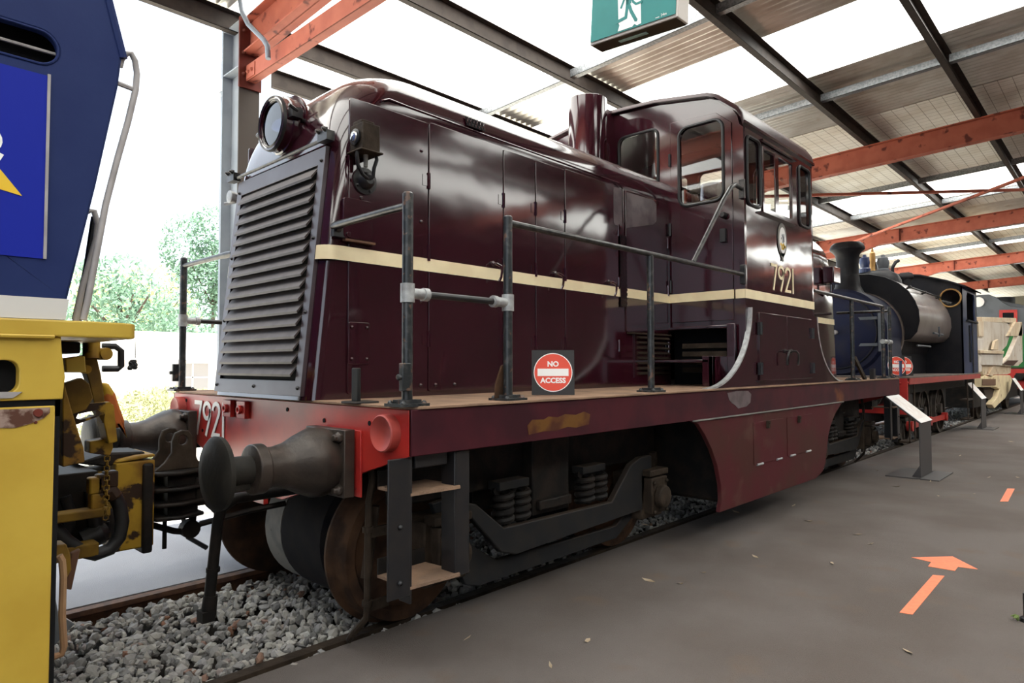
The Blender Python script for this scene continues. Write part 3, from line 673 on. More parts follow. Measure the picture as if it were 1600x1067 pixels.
# --- handrails and posts
PY = -1.377
def post(x, y, ztop, r, mt=POSTBLK, plate=True):
    mb = MB(); mb.tube([(x, y, ZD), (x, y, ztop-.008), (x, y, ztop)], [r, r, r*.7], 14)
    if plate: mb.box((x, y, ZD+.008), (.16, .14, .014)); mb.box((x, y, ZD+.022), (.10, .09, .02)); mb.rivets([(x+a, y+b, ZD+.015) for a in (-.06, .06) for b in (-.05, .05)], .014, (0, 0, 1), .014)
    return obj('handrail_post', mb, mt, loco)
for sy in (1, -1):
    y = PY*sy
    p1 = post(.03, y, 2.275, .026); p2 = post(.715, y, 2.275, .026)
    post(2.18, y, 2.235, .024, RAILDARK if 0 else POSTBLK)
    mb = MB(); mb.box((-.005, y-.03*sy, 1.40), (.05, .03, .13)); mb.lathe([(0, .014), (.02, .014)], (-.03, y-.03*sy, 1.40), (-1, 0, 0), n=8); obj('chain_eye_plate', mb, POSTBLK, p1, bevel=.004)
    mb = MB(); mb.prism([(.64, y+.02*sy, ZD), (.73, y+.02*sy, ZD), (.73, y+.02*sy, ZD+.20), (.69, y+.02*sy, ZD+.19), (.645, y+.02*sy, ZD+.09)], (0, .012*sy, 0)); obj('gusset', mb, RUST, p2)
    mb = MB(); mb.tube([(.06, y, 1.795), (.69, y, 1.795)], .018, 10); mr = obj('mid_rail', mb, BLACK, loco)
    for x, d in ((.03, 1), (.715, -1)):
        mb = MB(); mb.lathe([(-.045, .034), (.045, .034)], (x, y, 1.795), (0, 0, 1), n=14); mb.lathe([(0, .026), (.07, .026), (.072, .032), (.10, .032), (.102, .02)], (x+d*.02, y, 1.795), (d, 0, 0), n=14)
        o = obj('rail_clamp', mb, GALV, mr); o['label'] = 'pale galvanised clamp'
    ys = -HW*sy*-1 if 0 else (-HW if sy > 0 else HW)
    mb = MB(); mb.tube([(.03, y, 2.21), (.045, y*.75+ys*.25, 2.218), (.06, y*.25+ys*.75, 2.222), (.075, ys*1.12, 2.225), (.08, ys*1.02, 2.226)], [.019, .019, .019, .024, .02], 10); fr = obj('front_handrail', mb, RAILDARK, loco)
    mb = MB(); mb.lathe([(0, .03), (.03, .03)], (.08, ys*1.05, 2.225), (1, 0, 0), n=12); mb.box((.11, ys*1.03, 2.20), (.08, .03, .06)); obj('rail_bracket', mb, BLACK, fr)
    mb = MB(); mb.tube([(.715, y, 2.236), (2.2, y, 2.243), (XC0-.02, y, 2.25)], .019, 10); obj('side_handrail', mb, RAILDARK, loco)
    mb = MB(); mb.tube([(2.81, y, 2.255), (3.36, y, 2.85), (3.50, y, 2.98), (3.58, y, 3.02), (XC0-.02, y, 3.01)], .019, 10); obj('grab_rail', mb, RAILDARK, loco)
    for zz in (2.25, 3.01): mb = MB(); mb.box((XC0-.02, y, zz), (.03, .05, .17)); obj('rail_bracket', mb, RAILDARK, loco, bevel=.004)
    # rear end
    mb = MB(); mb.tube([(XC1+.02, y, 2.25), (8.17, y, 2.25)], .019, 10); obj('side_handrail', mb, RAILDARK, loco)
    post(6.79, y, 2.25, .024); p4 = post(8.15, y, 2.27, .024); p5 = post(8.50, y, 2.27, .024)
    mb = MB(); mb.tube([(8.15, y, 1.77), (8.5, y, 1.77)], .018, 8); mb.lathe([(-.03, .033), (.12, .033)], (8.15, y, 1.77), (1, 0, 0), n=12); mb.lathe([(-.12, .033), (.03, .033)], (8.5, y, 1.77), (1, 0, 0), n=12); obj('rail_clamp', mb, GALV, loco)
    mb = MB(); mb.tube([(8.5, y, 2.21), (8.57, ys*1.05, 2.22)], .019, 8); obj('rear_handrail', mb, RAILDARK, loco)
    mb = MB(); mb.bar((7.29, y, ZD), (6.93, y+.02, ZD+.28), .03, .05); obj('leaning_bar', mb, GRIMEBROWN, loco)
    mb = MB(); mb.box((7.62, y, ZD+.07), (.09, .05, .14)); obj('stub_bracket', mb, BLACK, loco)
mb = MB(); mb.box((.0, -1.0, ZD+.09), (.02, .06, .18)); mb.box((.03, -.99, ZD+.006), (.14, .14, .012)); obj('stub_bracket', mb, GREYSTEEL, loco, bevel=.006)

# --- bogies
def wheelset(par, xc, name='wheel'):
    for s in (-1, 1):
        mb = MB(); mb.lathe([(.655, .06), (.655, .40), (.665, .445), (.685, .447), (.70, .425), (.72, .418), (.80, .413), (.815, .405), (.815, .35), (.79, .33), (.775, .20), (.80, .12), (.82, .11), (.82, .01)], (xc, 0, .422), (0, s, 0), n=56)
        obj(name, mb, RUST, par)
    mb = MB(); mb.lathe([(-.66, .07), (.66, .07)], (xc, 0, .422), (0, 1, 0), n=18); obj('axle', mb, GRIME, par)
def bogie(x0, mir):
    g = (lambda x: x0+x) if not mir else (lambda x: x0-x)
    mb = MB(); mb.span((g(.9), -.9, .55), (g(2.1), .9, .78))
    for s in (-1, 1):
        mb.span((g(.25), s*.90, .70), (g(2.85), s*.99, .98)); mb.span((g(1.25), s*.9, .5), (g(1.62), s*1.08, .98)); mb.span((g(1.28), s*1.08, .535), (g(1.6), s*1.12, .60))
    b = obj('bogie_frame', mb, GRIME, loco, bevel=.01)
    for xc in (.47, 2.55): wheelset(b, g(xc))
    for s in (-1, 1):
        Y = s*1.10
        mb = MB(); P = [(.60, .70), (.70, .67), (.92, .50), (2.02, .485), (2.27, .72), (2.40, .76), (2.55, .76), (2.55, .60), (2.44, .52), (2.42, .37), (1.02, .325), (.90, .36), (.66, .60)]
        mb.prism([(g(px), Y, pz) for px, pz in P], (0, s*.05, 0)); obj('equaliser_beam', mb, GREYSTEEL, b, bevel=.008)
        mb = MB(); P = [(.45, .70), (.62, .72), (.74, .42), (.95, .29), (2.20, .27), (2.40, .40), (2.42, .30), (2.20, .18), (.80, .17), (.70, .20), (.55, .45)]
        mb.prism([(g(px), s*1.02, pz) for px, pz in P], (0, s*.04, 0)); obj('lower_frame', mb, GREYSTEEL, b, bevel=.006)
        for sx in (.97, 1.12, 1.78, 1.93):
            mb = MB(); mb.coil((g(sx), s*1.09, .505), .052, .0215, .20, 4.5); obj('coil_spring', mb, GRIME, b)
        for sx in (1.045, 1.855): mb = MB(); mb.box((g(sx), s*1.07, .735), (.26, .10, .05)); obj('spring_seat', mb, GREYSTEEL, b, bevel=.004)
        for xc in (.47, 2.55):
            mb = MB(); mb.box((g(xc), s*1.02, .46), (.30, .26, .34)); mb.box((g(xc), s*1.18, .47), (.22, .08, .27)); mb.lathe([(0, .09), (.05, .085), (.06, .05)], (g(xc), s*1.22, .46), (0, s, 0), n=16); mb.box((g(xc), s*1.17, .64), (.26, .1, .05))
            mb.rivets([(g(xc)+a, s*1.22, .46+c) for a in (-.085, .085) for c in (-.11, .11)], .018, (0, s, 0), .02)
            o = obj('axle_box', mb, GRIMEBROWN, b, bevel=.01)
        mb = MB(); mb.bar((g(2.85), s*1.0, .35), (g(2.78), s*1.02, .75), .05, .06); obj('brake_hanger', mb, GRIMEBROWN, b); mb = MB(); mb.bar((g(.12), s*.92, .35), (g(.15), s*.95, .72), .04, .05); obj('brake_hanger', mb, GRIMEBROWN, b)
    for xc in (.52, 2.5):
        mb = MB(); mb.lathe([(-.50, .34), (-.46, .40), (-.012, .40), (-.011, .38)], (g(xc), 0, .43), (0, 1, 0), n=36); obj('traction_motor', mb, MOTOR, b)
        mb = MB(); mb.lathe([(-.01, .36), (.0, .40), (.20, .40), (.215, .36)], (g(xc), 0, .435), (0, 1, 0), n=44); obj('gear_case', mb, CASEGREY, b)
    mb = MB(); mb.tube([(g(.10), -.98, .98), (g(.10), -1.0, .86), (g(.08), -1.0, .76), (g(.075), -1.0, .55), (g(.075), -1.0, .22), (g(.075), -.99, .17), (g(.05), -.90, .07), (g(.06), -.86, .03)], .018, 8)
    for zz in (.62, .25): mb.lathe([(-.014, .028), (.014, .028)], (g(.075), -1.0, zz), (0, 0, 1), n=10); mb.bar((g(.075), -1.0, zz-.02), (g(.20), -1.0, zz-.02), .02, .05)
    obj('sand_pipe', mb, GRIMEBROWN, b)
bogie(0, False); bogie(LEN, True)

# --- front and rear corner steps
def steps(x0, q, s):
    g = lambda x: x0+q*x; Y = s*1.42
    mb = MB(); mb.span((g(-.105), Y, .40), (g(.02), Y-s*.012, 1.03)); mb.span((g(.015), Y, .36), (g(.03), Y-s*.08, 1.05))
    mb.rivets([(g(-.04), Y, z) for z in (.47, .72)], .014, (0, s, 0), .014); a = obj('step_hanger', mb, BLACK, loco, bevel=.004)
    mb = MB(); mb.span((g(.30), Y, .42), (g(.39), Y-s*.012, 1.03)); mb.span((g(.29), Y, .42), (g(.305), Y-s*.10, 1.03)); obj('step_hanger', mb, BLACK, loco, bevel=.004)
    for z in (.85, .425):
        mb = MB(); P = [(.02, Y), (.31, Y+s*.02), (.335, Y-s*.03), (.31, Y-s*.26), (.02, Y-s*.26)]
        mb.prism([(g(px), py, z) for px, py in P], (0, 0, .014)); t = obj('step_tread', mb, DECK, loco)
        mb = MB(); mb.span((g(.02), Y-s*.25, z), (g(.31), Y-s*.262, z+.09)); obj('toe_plate', mb, GRIME, t)
    mb = MB(); mb.span((g(.06), Y-s*.02, .97), (g(.26), Y-s*.10, 1.035)); obj('step_top_bracket', mb, BLACK, loco, bevel=.006)
for s in (-1, 1): steps(0, 1, s); steps(LEN, -1, s)

# --- fuel tank skirt below the cab
def skirt(s):
    Y = s*1.455
    P = [(2.63, 1.034), (2.72, 1.005), (2.82, .92), (2.93, .80), (3.02, .665), (3.08, .50), (3.09, .38), (3.05, .29), (5.22, .285), (5.42, .33), (5.52, .42), (5.57, .56), (5.63, .70), (5.72, .81), (5.90, .94), (6.05, 1.0), (6.12, 1.034)]
    mb = MB(); mb.prism([(px, Y, pz) for px, pz in P], (0, -s*.035, 0)); t = obj('skirt', mb, MAROON_SKIRT, loco, bevel=.004)
    mb = MB(); mb.span((3.3, s*1.415, .31), (5.35, s*.55, 1.03)); obj('fuel_tank', mb, GRIME, loco, bevel=.03)
    mb = MB(); mb.span((2.63, Y, 1.030), (6.12, Y+s*.014, 1.040)); obj('skirt_lip', mb, RAILDARK if 0 else CASEGREY, t)
    for x0, x1 in ((3.70, 4.37), (4.46, 5.12)):
        mb = MB(); mb.plate(rrect((0, Y, 0), (1, 0, 0), (0, 0, 1), x0, x1, .585, .955, .01, 2), [], (0, s*.005, 0)); d = obj('battery_flap', mb, MAROON_SKIRT, loco, bevel=.002)
        xm = (x0+x1)/2-.05; mb = MB(); mb.box((xm, Y+s*.014, .92), (.03, .03, .06)); mb.lathe([(0, .018), (.03, .015)], (xm, Y+s*.005, .94), (0, s, 0), n=10); obj('latch', mb, GRIMEBROWN, d)
        mb = MB()
        for hx in (x0+.12, x1-.12): mb.lathe([(-.06, .010), (.06, .010)], (hx, Y+s*.008, .586), (1, 0, 0), n=8)
        obj('flap_hinge', mb, GALV, d)
skirt(-1); skirt(1)
# --- front coupler, hoses
mb = MB()
for z in (.63, .70, .78, .865): mb.prism([(-.38, -.10, z), (-.38, .10, z), (-.52, .17, z), (-.62, .15, z), (-.66, .02, z), (-.63, -.10, z), (-.52, -.14, z)], (0, 0, .022))
mb.span((-.40, -.07, .64), (-.56, .09, .87)); mb.span((0, -.08, .68), (-.42, .08, .84))
mb.span((-.48, .10, .63), (-.62, .14, .88))
cp = obj('coupler', mb, GRIME, loco, bevel=.008)
for yy in (-.05, .14):
    mb = MB(); P = [V((-.62, yy, .888)), V((-.36, yy, .888)), V((-.40, yy, .93)), V((-.425, yy, 1.0)), V((-.425, yy, 1.06)), V((-.45, yy, 1.095)), V((-.485, yy, 1.10)), V((-.52, yy, 1.085)), V((-.535, yy, 1.04)), V((-.535, yy, .98)), V((-.57, yy, .93))]
    mb.plate(P, [arc((-.48, yy, 1.045), .026, 0, 330, 11, (1, 0, 0), (0, 0, 1))], (0, .03, 0)); obj('coupler_lug', mb, GRIMEBROWN, cp, bevel=.006)
mb = MB(); mb.tube([(-.62, .02, .60), (-.50, 0, .545), (-.40, 0, .52), (-.36, 0, .56), (-.10, -.05, .60), (.1, -.1, .62)], .017, 8); mb.tube([(-.55, .0, .64), (-.55, .0, .46)], .012, 8); mb.tube([(-.40, 0, .64), (-.41, 0, .54)], .022, 8); mb.lathe([(-.03, .05), (.03, .05)], (-.42, 0, .545), (0, 1, 0), n=14)
obj('uncoupling_rod', mb, GRIME, loco)
mb = MB(); mb.tube([(0, -.62, .80), (-.30, -.62, .80), (-.44, -.62, .80), (-.50, -.61, .76), (-.515, -.60, .70), (-.55, -.60, .34)], .026, 10); mb.lathe([(0, .033), (.09, .036), (.11, .03), (.115, .015)], (-.545, -.60, .35), (-.1, 0, -1), n=12)
mb.box((-.565, -.60, .26), (.06, .07, .05)); mb.lathe([(-.01, .032), (.01, .032)], (-.535, -.60, .47), (0, 0, 1), n=12); o = obj('brake_hose', mb, GRIME, loco)
mb = MB(); mb.tube([(0, .55, .82), (-.1, .55, .78), (-.14, .55, .66), (-.10, .55, .55), (-.06, .5, .50)], .016, 8); mb.lathe([(0, .05), (.03, .055), (.05, .03)], (-.12, .62, .66), (-.5, -.8, 0), n=14); obj('air_cock', mb, GRIME, loco)
mb = MB(); mb.tube([(.0, 1.0, .75), (-.10, 1.0, .45), (-.05, 1.0, .25), (.08, 1.0, .15)], .017, 8); obj('hanging_hose', mb, RUBBER, loco)
# ================================================================== navy and yellow electric locomotive (left)
BY = -1.45
blue = thing('electric_locomotive', 'navy blue and yellow locomotive end facing the maroon locomotive', 'locomotive', (-4.0, 0, 0))
nose = [(-1.347, 1.655), (-1.275, 2.032), (-1.217, 2.374), (-1.208, 2.473), (-1.254, 2.649), (-1.34, 2.98), (-1.55, 3.65), (-1.9, 3.95)]
def bx(z):
    for (xa, za), (xb, zb) in zip(nose, nose[1:]):
        if za <= z <= zb: return xa+(xb-xa)*(z-za)/(zb-za)
    return nose[0][0]
# near side wall with the slot, window recess
side = [(-8, 1.655)]+nose+[(-8, 3.95)]
def P3(y, pts): return [V((x, y, z)) for x, z in pts]
slot = rrect((0, BY, 0), (1, 0, 0), (0, 0, 1), -2.3, -1.385, 2.378, 2.482, .05, 6)
win = rrect((0, BY, 0), (1, 0, 0), (0, 0, 1), -2.6, -1.42, 2.585, 3.2, .06, 6)
mb = MB()
mb.plate(P3(BY, side), [slot, win], (0, .04, 0)); mb.prism(P3(-BY, side), (0, -.04, 0))
body = obj('body_side', mb, PLANE_BLUE, blue, bevel=.008)
mb = MB(); mb.loft([[V((x, BY+.02, z)) for x, z in nose]+[V((-8, BY+.02, 3.95))], [V((x+.10, -.9, z)) for x, z in nose]+[V((-8, -.9, 4.1))], [V((x+.12, 0, z)) for x, z in nose]+[V((-8, 0, 4.15))], [V((x+.10, .9, z)) for x, z in nose]+[V((-8, .9, 4.1))], [V((x, 1.43, z)) for x, z in nose]+[V((-8, 1.43, 3.95))]])
obj('nose', mb, PLANE_BLUE, blue)
mb = MB(); mb.tube([V((x+.004, BY+.004, z)) for x, z in nose[3:6]], .014, 8); obj('corner_bead', mb, PLANE_BLUE, blue)
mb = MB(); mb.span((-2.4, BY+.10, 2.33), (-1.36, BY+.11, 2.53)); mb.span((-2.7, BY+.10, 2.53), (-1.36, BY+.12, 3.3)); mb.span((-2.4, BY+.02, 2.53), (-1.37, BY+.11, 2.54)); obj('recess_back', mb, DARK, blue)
mb = MB(); mb.tube(slot, .004, 6, closed=True); mb.tube(win, .007, 6, closed=True); obj('slot_trim', mb, PLANE_BLUE, blue)
mb = MB(); mb.tube([(-2.3, BY+.02, 2.428), (-1.388, BY+.02, 2.428)], .005, 6); obj('slot_bar', mb, GREYPIPE, blue)
mb = MB(); mb.span((-8, BY-.004, 1.78), (-1.41, BY, 2.345)); sg = obj('side_panel', mb, BRIGHTBLUE, blue); sg['label'] = 'bright blue panel on the navy side'
mb = MB(); mb.span((-1.412, BY-.008, 1.78), (-1.404, BY, 2.35)); obj('panel_edge', mb, GREYPIPE, blue)
mb = MB(); q = BY-.006
mb.prism([V((-1.62, q, 2.11)), V((-1.521, q, 2.03)), V((-1.468, q, 1.962)), V((-1.52, q, 1.972)), V((-1.62, q, 2.0))], (0, .003, 0)); o = obj('arrow_mark', mb, SIGNYELLOW, sg) ; o['label'] = 'yellow pointed mark'
mb = MB(); mb.ribbon([V((-1.75, q, 2.145)), V((-1.56, q, 2.145))]+arc((-1.56, q, 2.114), .031, 90, -60, 8, (1, 0, 0), (0, 0, 1))+[V((-1.57, q, 2.08))], .022, (0, .003, 0), (0, 1, 0)); mb.ribbon([V((-1.56, q, 2.085)), V((-1.518, q, 2.066))], .02, (0, .003, 0), (0, 1, 0)); obj('letter', mb, SIGNWHITE, sg)
mb = MB(); mb.prism([V((-8, BY-.002, 1.597)), V((-1.35, BY-.002, 1.597)), V((-1.342, BY-.002, 1.662)), V((-8, BY-.002, 1.662))], (0, 2.9, 0)); o = obj('white_band', mb, WHITEBAND, blue); o['label'] = 'white band above the yellow deck'
# handrails on the nose
r = .0095
mb = MB(); y = BY+.02
pts = [at(u, v, y=y) for u, v in ((187, 104), (190, 92), (197, 84), (205, 84), (211, 95), (214, 115), (212, 140), (200, 190), (183, 250), (165, 320), (150, 400), (137, 470), (130, 500))]
mb.tube(pts, r*1.05, 10); mb.tube([at(184, 130, y=y), at(207, 139, y=y)], r*.9, 8); obj('nose_handrail', mb, GREYPIPE, blue)
mb = MB(); y = BY+.06
mb.tube([at(u, v, y=y) for u, v in ((138, 330), (147, 330), (153, 350), (150, 375), (140, 410), (128, 450), (118, 503))], r, 10); obj('nose_handrail', mb, GREYPIPE, blue)
mb = MB(); mb.tube([at(u, v, y=BY+.3) for u, v in ((150, 340), (138, 420), (120, 500))], .016, 8); obj('nose_handrail', mb, BLACK, blue)
# yellow deck and pilot sides
mb = MB(); mb.prism([V((-8, BY-.012, 1.545)), V((-1.25, BY-.012, 1.545)), V((-1.165, BY-.01, 1.543)), V((-1.148, BY+.02, 1.543)), V((-1.13, 0, 1.543)), V((-1.148, 1.43, 1.543)), V((-8, 1.46, 1.545))], (0, 0, .050)); obj('deck_ledge', mb, YELLOW, blue, bevel=.006)
mb = MB(); mb.tube([(-8, BY-.012, 1.543), (-1.38, BY-.012, 1.543)], .006, 6); obj('ledge_bead', mb, YELLOW, blue)
hole = rrect((0, BY, 0), (1, 0, 0), (0, 0, 1), -1.9, -1.463, 1.375, 1.472, .03, 5)
mb = MB(); mb.plate(P3(BY, [(-8, 1.352), (-1.352, 1.352), (-1.347, 1.42), (-1.357, 1.50), (-1.36, 1.545), (-8, 1.545)]), [hole], (0, .05, 0)); obj('upper_valance', mb, YELLOW, blue, bevel=.003)
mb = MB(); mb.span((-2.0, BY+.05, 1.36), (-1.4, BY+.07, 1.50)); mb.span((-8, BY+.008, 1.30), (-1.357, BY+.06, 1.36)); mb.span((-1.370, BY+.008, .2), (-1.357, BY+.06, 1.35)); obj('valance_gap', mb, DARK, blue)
mb = MB(); mb.prism([V((-1.95, BY-.006, 1.36)), V((-1.478, BY-.006, 1.36)), V((-1.455, BY-.006, 1.378)), V((-1.95, BY-.006, 1.378))], (0, .04, 0)); o = obj('hole_lip', mb, GREYPIPE, blue)
mb = MB(); mb.span((-8, BY, .25), (-1.371, BY+.05, 1.333)); lp = obj('lower_valance', mb, YELLOW, blue, bevel=.004)
mb = MB(); mb.prism([V((-2.1, BY-.003, 1.325)), V((-1.385, BY-.003, 1.328)), V((-1.385, BY-.003, 1.312)), V((-1.40, BY-.003, 1.297)), V((-1.43, BY-.003, 1.283)), V((-1.47, BY-.003, 1.272)), V((-1.52, BY-.003, 1.275)), V((-1.6, BY-.003, 1.28)), V((-2.1, BY-.003, 1.28))], (0, .004, 0)); mb2 = mb
obj('rust_patch', mb2, RUSTPATCH, blue)
mb = MB(); mb.lathe([(0, .013), (.008, .011)], (-1.415, BY-.003, 1.313), (0, -1, 0), n=12); mb.lathe([(0, .005), (.004, .004)], (-1.42, BY, 1.285), (0, -1, 0), n=10); obj('bolt', mb, OXIDE_DK, lp)
# far side of the pilot
mb = MB(); mb.span((-8, 1.40, .25), (-1.37, 1.45, 1.545)); obj('far_valance', mb, YELLOW, blue)
# pilot gear under the deck: all hung from the end wall
mb = MB(); mb.span((-1.50, -1.38, .95), (-1.44, 1.38, 1.545)); mb.span((-1.45, -.30, .62), (-.95, .28, .96)); mb.span((-1.44, -1.0, 1.50), (-1.20, 1.2, 1.543)); mb.span((-8, -1.1, .85), (-1.5, 1.1, 1.5))
endw = obj('end_wall', mb, GRIME, blue, bevel=.006)
yb = -1.05
def poly(pts, y, th, name, mt, par=blue, bev=.004):
    mb = MB(); mb.prism([at(u, v, y=y) for u, v in pts], (0, th, 0)); return obj(name, mb, mt, par, bevel=bev)
poly([(102, 560), (133, 556), (135, 582), (103, 582)], -1.2, .12, 'junction_box', YELLOW)
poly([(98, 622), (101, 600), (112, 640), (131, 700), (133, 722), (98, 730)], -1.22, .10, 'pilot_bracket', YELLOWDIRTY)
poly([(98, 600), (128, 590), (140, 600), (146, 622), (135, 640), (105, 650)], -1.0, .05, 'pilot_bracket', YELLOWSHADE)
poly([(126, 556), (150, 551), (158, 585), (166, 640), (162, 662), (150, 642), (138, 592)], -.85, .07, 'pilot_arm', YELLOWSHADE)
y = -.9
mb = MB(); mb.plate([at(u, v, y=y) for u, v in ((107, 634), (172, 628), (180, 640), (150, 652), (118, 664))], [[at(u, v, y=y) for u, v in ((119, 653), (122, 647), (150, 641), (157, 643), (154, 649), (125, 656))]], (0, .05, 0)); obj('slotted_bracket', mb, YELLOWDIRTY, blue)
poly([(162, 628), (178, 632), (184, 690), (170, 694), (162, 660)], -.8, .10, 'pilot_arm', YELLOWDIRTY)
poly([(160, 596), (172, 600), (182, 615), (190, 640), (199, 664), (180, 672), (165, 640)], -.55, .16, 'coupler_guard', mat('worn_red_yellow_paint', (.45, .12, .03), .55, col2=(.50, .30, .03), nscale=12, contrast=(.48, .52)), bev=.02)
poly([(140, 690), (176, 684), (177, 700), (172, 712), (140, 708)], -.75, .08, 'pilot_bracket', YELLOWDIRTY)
mb = MB(); P = [at(u, v, y=-.75) for u, v in ((160, 541), (180, 541), (189, 548), (189, 572), (184, 576), (160, 576))]; mb.tube(P, .0135, 8); obj('handle_loop', mb, BLACK, blue)
for pp, r_, h_, ax_ in ((at(143, 560, y=-.9), .03, .10, (0, .1, 1)), (at(155, 553, y=-.87), .024, .05, (.3, -1, 0)), (at(131, 577, y=-1.06), .016, .04, (0, -1, 0))): mb = MB(); mb.lathe([(0, r_), (h_, r_)], pp, ax_, n=14); obj('jumper_fitting', mb, YELLOWDIRTY, blue)
# hanging chain with plug under the deck edge
mb = MB(); a = at(212, 528, y=-1.2); mb.tube([a, a+V((0, 0, -.075))], .0016, 5); c = at(207, 570, y=-1.2)
for k in range(9): mb.lathe([(-.008, .006), (0, .010), (.008, .006)], c+V((.008*math.cos(k), 0, .012*math.sin(k*1.7))), (1, .3*k, .5), n=7)
obj('hanging_plug', mb, RUBBER, blue)
# coupler block
mb = MB(); mb.span((-.84, -.17, .53), (-.66, .15, .97)); mb.prism([(-.84, -.17, .97), (-.66, -.17, .985), (-.66, -.17, 1.0), (-.74, -.17, .998), (-.82, -.17, .985)], (0, .3, 0)); cb = obj('coupler_block', mb, YELLOWDIRTY, blue, bevel=.012)
mb = MB(); mb.span((-.72, -.19, .50), (-.67, .17, .955)); mb.prism([(-.86, -.12, .95), (-.69, -.12, .985), (-.69, -.12, 1.01), (-.86, -.12, 1.02), (-1.0, -.12, .98)], (0, .25, 0)); mb.span((-.96, -.2, .60), (-.83, .2, .75)); obj('coupler_knuckle', mb, GRIME, blue, bevel=.012)
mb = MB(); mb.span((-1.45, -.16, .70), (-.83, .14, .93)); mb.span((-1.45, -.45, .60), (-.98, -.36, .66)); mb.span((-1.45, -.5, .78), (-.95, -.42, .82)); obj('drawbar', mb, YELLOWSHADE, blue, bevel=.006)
# hoses
mb = MB(); y = -.42; mb.tube([at(u, v, y=y) for u, v in ((178, 772), (187, 790), (191, 815), (186, 840), (172, 858), (150, 866), (125, 860), (103, 845), (88, 828), (75, 815))], .030, 12); obj('air_hose', mb, RUBBER, blue)
mb = MB(); y = -.3; mb.tube([at(u, v, y=y) for u, v in ((102, 775), (110, 800), (108, 825), (97, 845))], .024, 10); mb.tube([at(u, v, y=y) for u, v in ((143, 765), (146, 800), (150, 830))], .035, 10); mb.lathe([(-.06, .05), (.02, .055), (.05, .03)], at(150, 835, y=y), (.7, 0, .25), n=14); mb.tube([at(u, v, y=y) for u, v in ((160, 838), (170, 838), (170, 826), (169, 815))], .008, 6); obj('air_hose', mb, RUBBER, blue)
mb = MB(); y = -.45
for i, (u, v) in enumerate(((150, 795), (148, 770), (160, 765), (172, 760))): mb.box(at(u, v-12, y=y), (.055, .06, .075))
mb.tube([at(u, v, y=y) for u, v in ((158, 768), (172, 766), (180, 778))], .034, 10); obj('hose_valve', mb, YELLOWDIRTY, blue, bevel=.01)
def chain(par, p0, p1, n, mt):
    mb = MB(); p0, p1 = V(p0), V(p1); d = (p1-p0)/n
    for i in range(n):
        c = p0+d*(i+.5); w = V((.010, 0, 0)) if i % 2 else V((0, .010, 0)); h = d*.62
        mb.tube([c-h, c-h*.6+w, c+h*.6+w, c+h, c+h*.6-w, c-h*.6-w], .0035, 5, closed=True)
    return obj('chain', mb, mt, par)
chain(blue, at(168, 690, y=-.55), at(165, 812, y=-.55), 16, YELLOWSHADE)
mb = MB(); y = -1.25; mb.tube([at(u, v, y=y) for u, v in ((92, 868), (97, 876), (99, 900), (97, 960), (100, 1010), (96, 1022), (84, 1026))], .011, 8); obj('pilot_handrail', mb, mat('rusty_yellow_pipe', (.36, .22, .12), .6, col2=(.28, .16, .09), nscale=8), blue)
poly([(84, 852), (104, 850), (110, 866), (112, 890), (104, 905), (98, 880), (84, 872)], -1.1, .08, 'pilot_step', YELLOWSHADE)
poly([(112, 865), (126, 858), (112, 922), (102, 920)], -.95, .03, 'pilot_step', mat('rust_brown', (.10, .05, .03), .7))
poly([(84, 920), (92, 960), (117, 975), (84, 1010)], -1.0, .04, 'pilot_foot_plate', GREYLOCO)

# ================================================================== saddle tank steam locomotive behind
st = thing('steam_locomotive', 'black saddle tank steam locomotive with red buffer beam', 'locomotive', (13.3, 0, 0))
mb = MB(); mb.span((10.0, -1.25, .66), (10.05, 1.25, 1.235)); hb = obj('buffer_beam', mb, RED, st, bevel=.004)
mb = MB(); mb.rivets([(10.0, y, z) for y in (-1.15, -1.0) for z in (.75, .95, 1.15)], .022, (-1, 0, 0), .02); mb.rivets([(10.02, -1.25, z) for z in (.75, 1.17)], .018, (0, -1, 0), .015); obj('rivet', mb, RED, hb)
for s in (-1, 1): buffer(st, 10.0, -1, s*.87, .97, STEAMBLACK, STEAMBLACK, .9)
mb = MB(); mb.span((10.0, -1.28, 1.235), (16.7, 1.28, 1.262)); obj('running_plate', mb, mat('dusty_running_plate', (.17, .14, .12), .7, col2=(.12, .10, .09), nscale=3), st)
for s in (-1, 1):
    mb = MB(); mb.span((10.05, s*1.28, 1.135), (16.7, s*1.26, 1.236)); o = obj('valance', mb, REDDUST, st)
mb = MB(); mb.span((10.06, -.6, .45), (16.6, .6, 1.2)); obj('frame', mb, STEAMBLACK, st)
mb = MB(); mb.lathe([(10.75, .74), (10.80, .79), (11.85, .79), (11.85, .70)], (0, 0, 2.03), (1, 0, 0), n=56); mb.prism([(10.80, -.78, 2.0), (10.80, -.80, 1.6), (10.80, -.92, 1.262), (10.80, .92, 1.262), (10.80, .80, 1.6), (10.80, .78, 2.0)], (.9, 0, 0)); sb = obj('smokebox', mb, STEAMBLUE, st)
mb = MB(); mb.lathe([(10.66, .05), (10.67, .35), (10.70, .58), (10.73, .64), (10.76, .65)], (0, 0, 2.03), (1, 0, 0), n=56, capa=True); sd = obj('smokebox_door', mb, STEAMBLUE, st)
mb = MB(); mb.tube(arc((10.735, 0, 2.03), .645, 0, 345, 47, (0, 1, 0), (0, 0, 1)), .014, 6, closed=True); obj('door_ring', mb, GREYPIPE if 0 else STEAMBLACK, sd)
mb = MB()
for z in (1.80, 2.26): mb.bar((10.69, .45, z), (10.70, -.66, z), .03, .05)
mb.bar((10.69, -.70, 1.68), (10.69, -.70, 2.38), .04, .035, (1, 0, 0)); o = obj('door_strap', mb, GREYLOCO, sd)
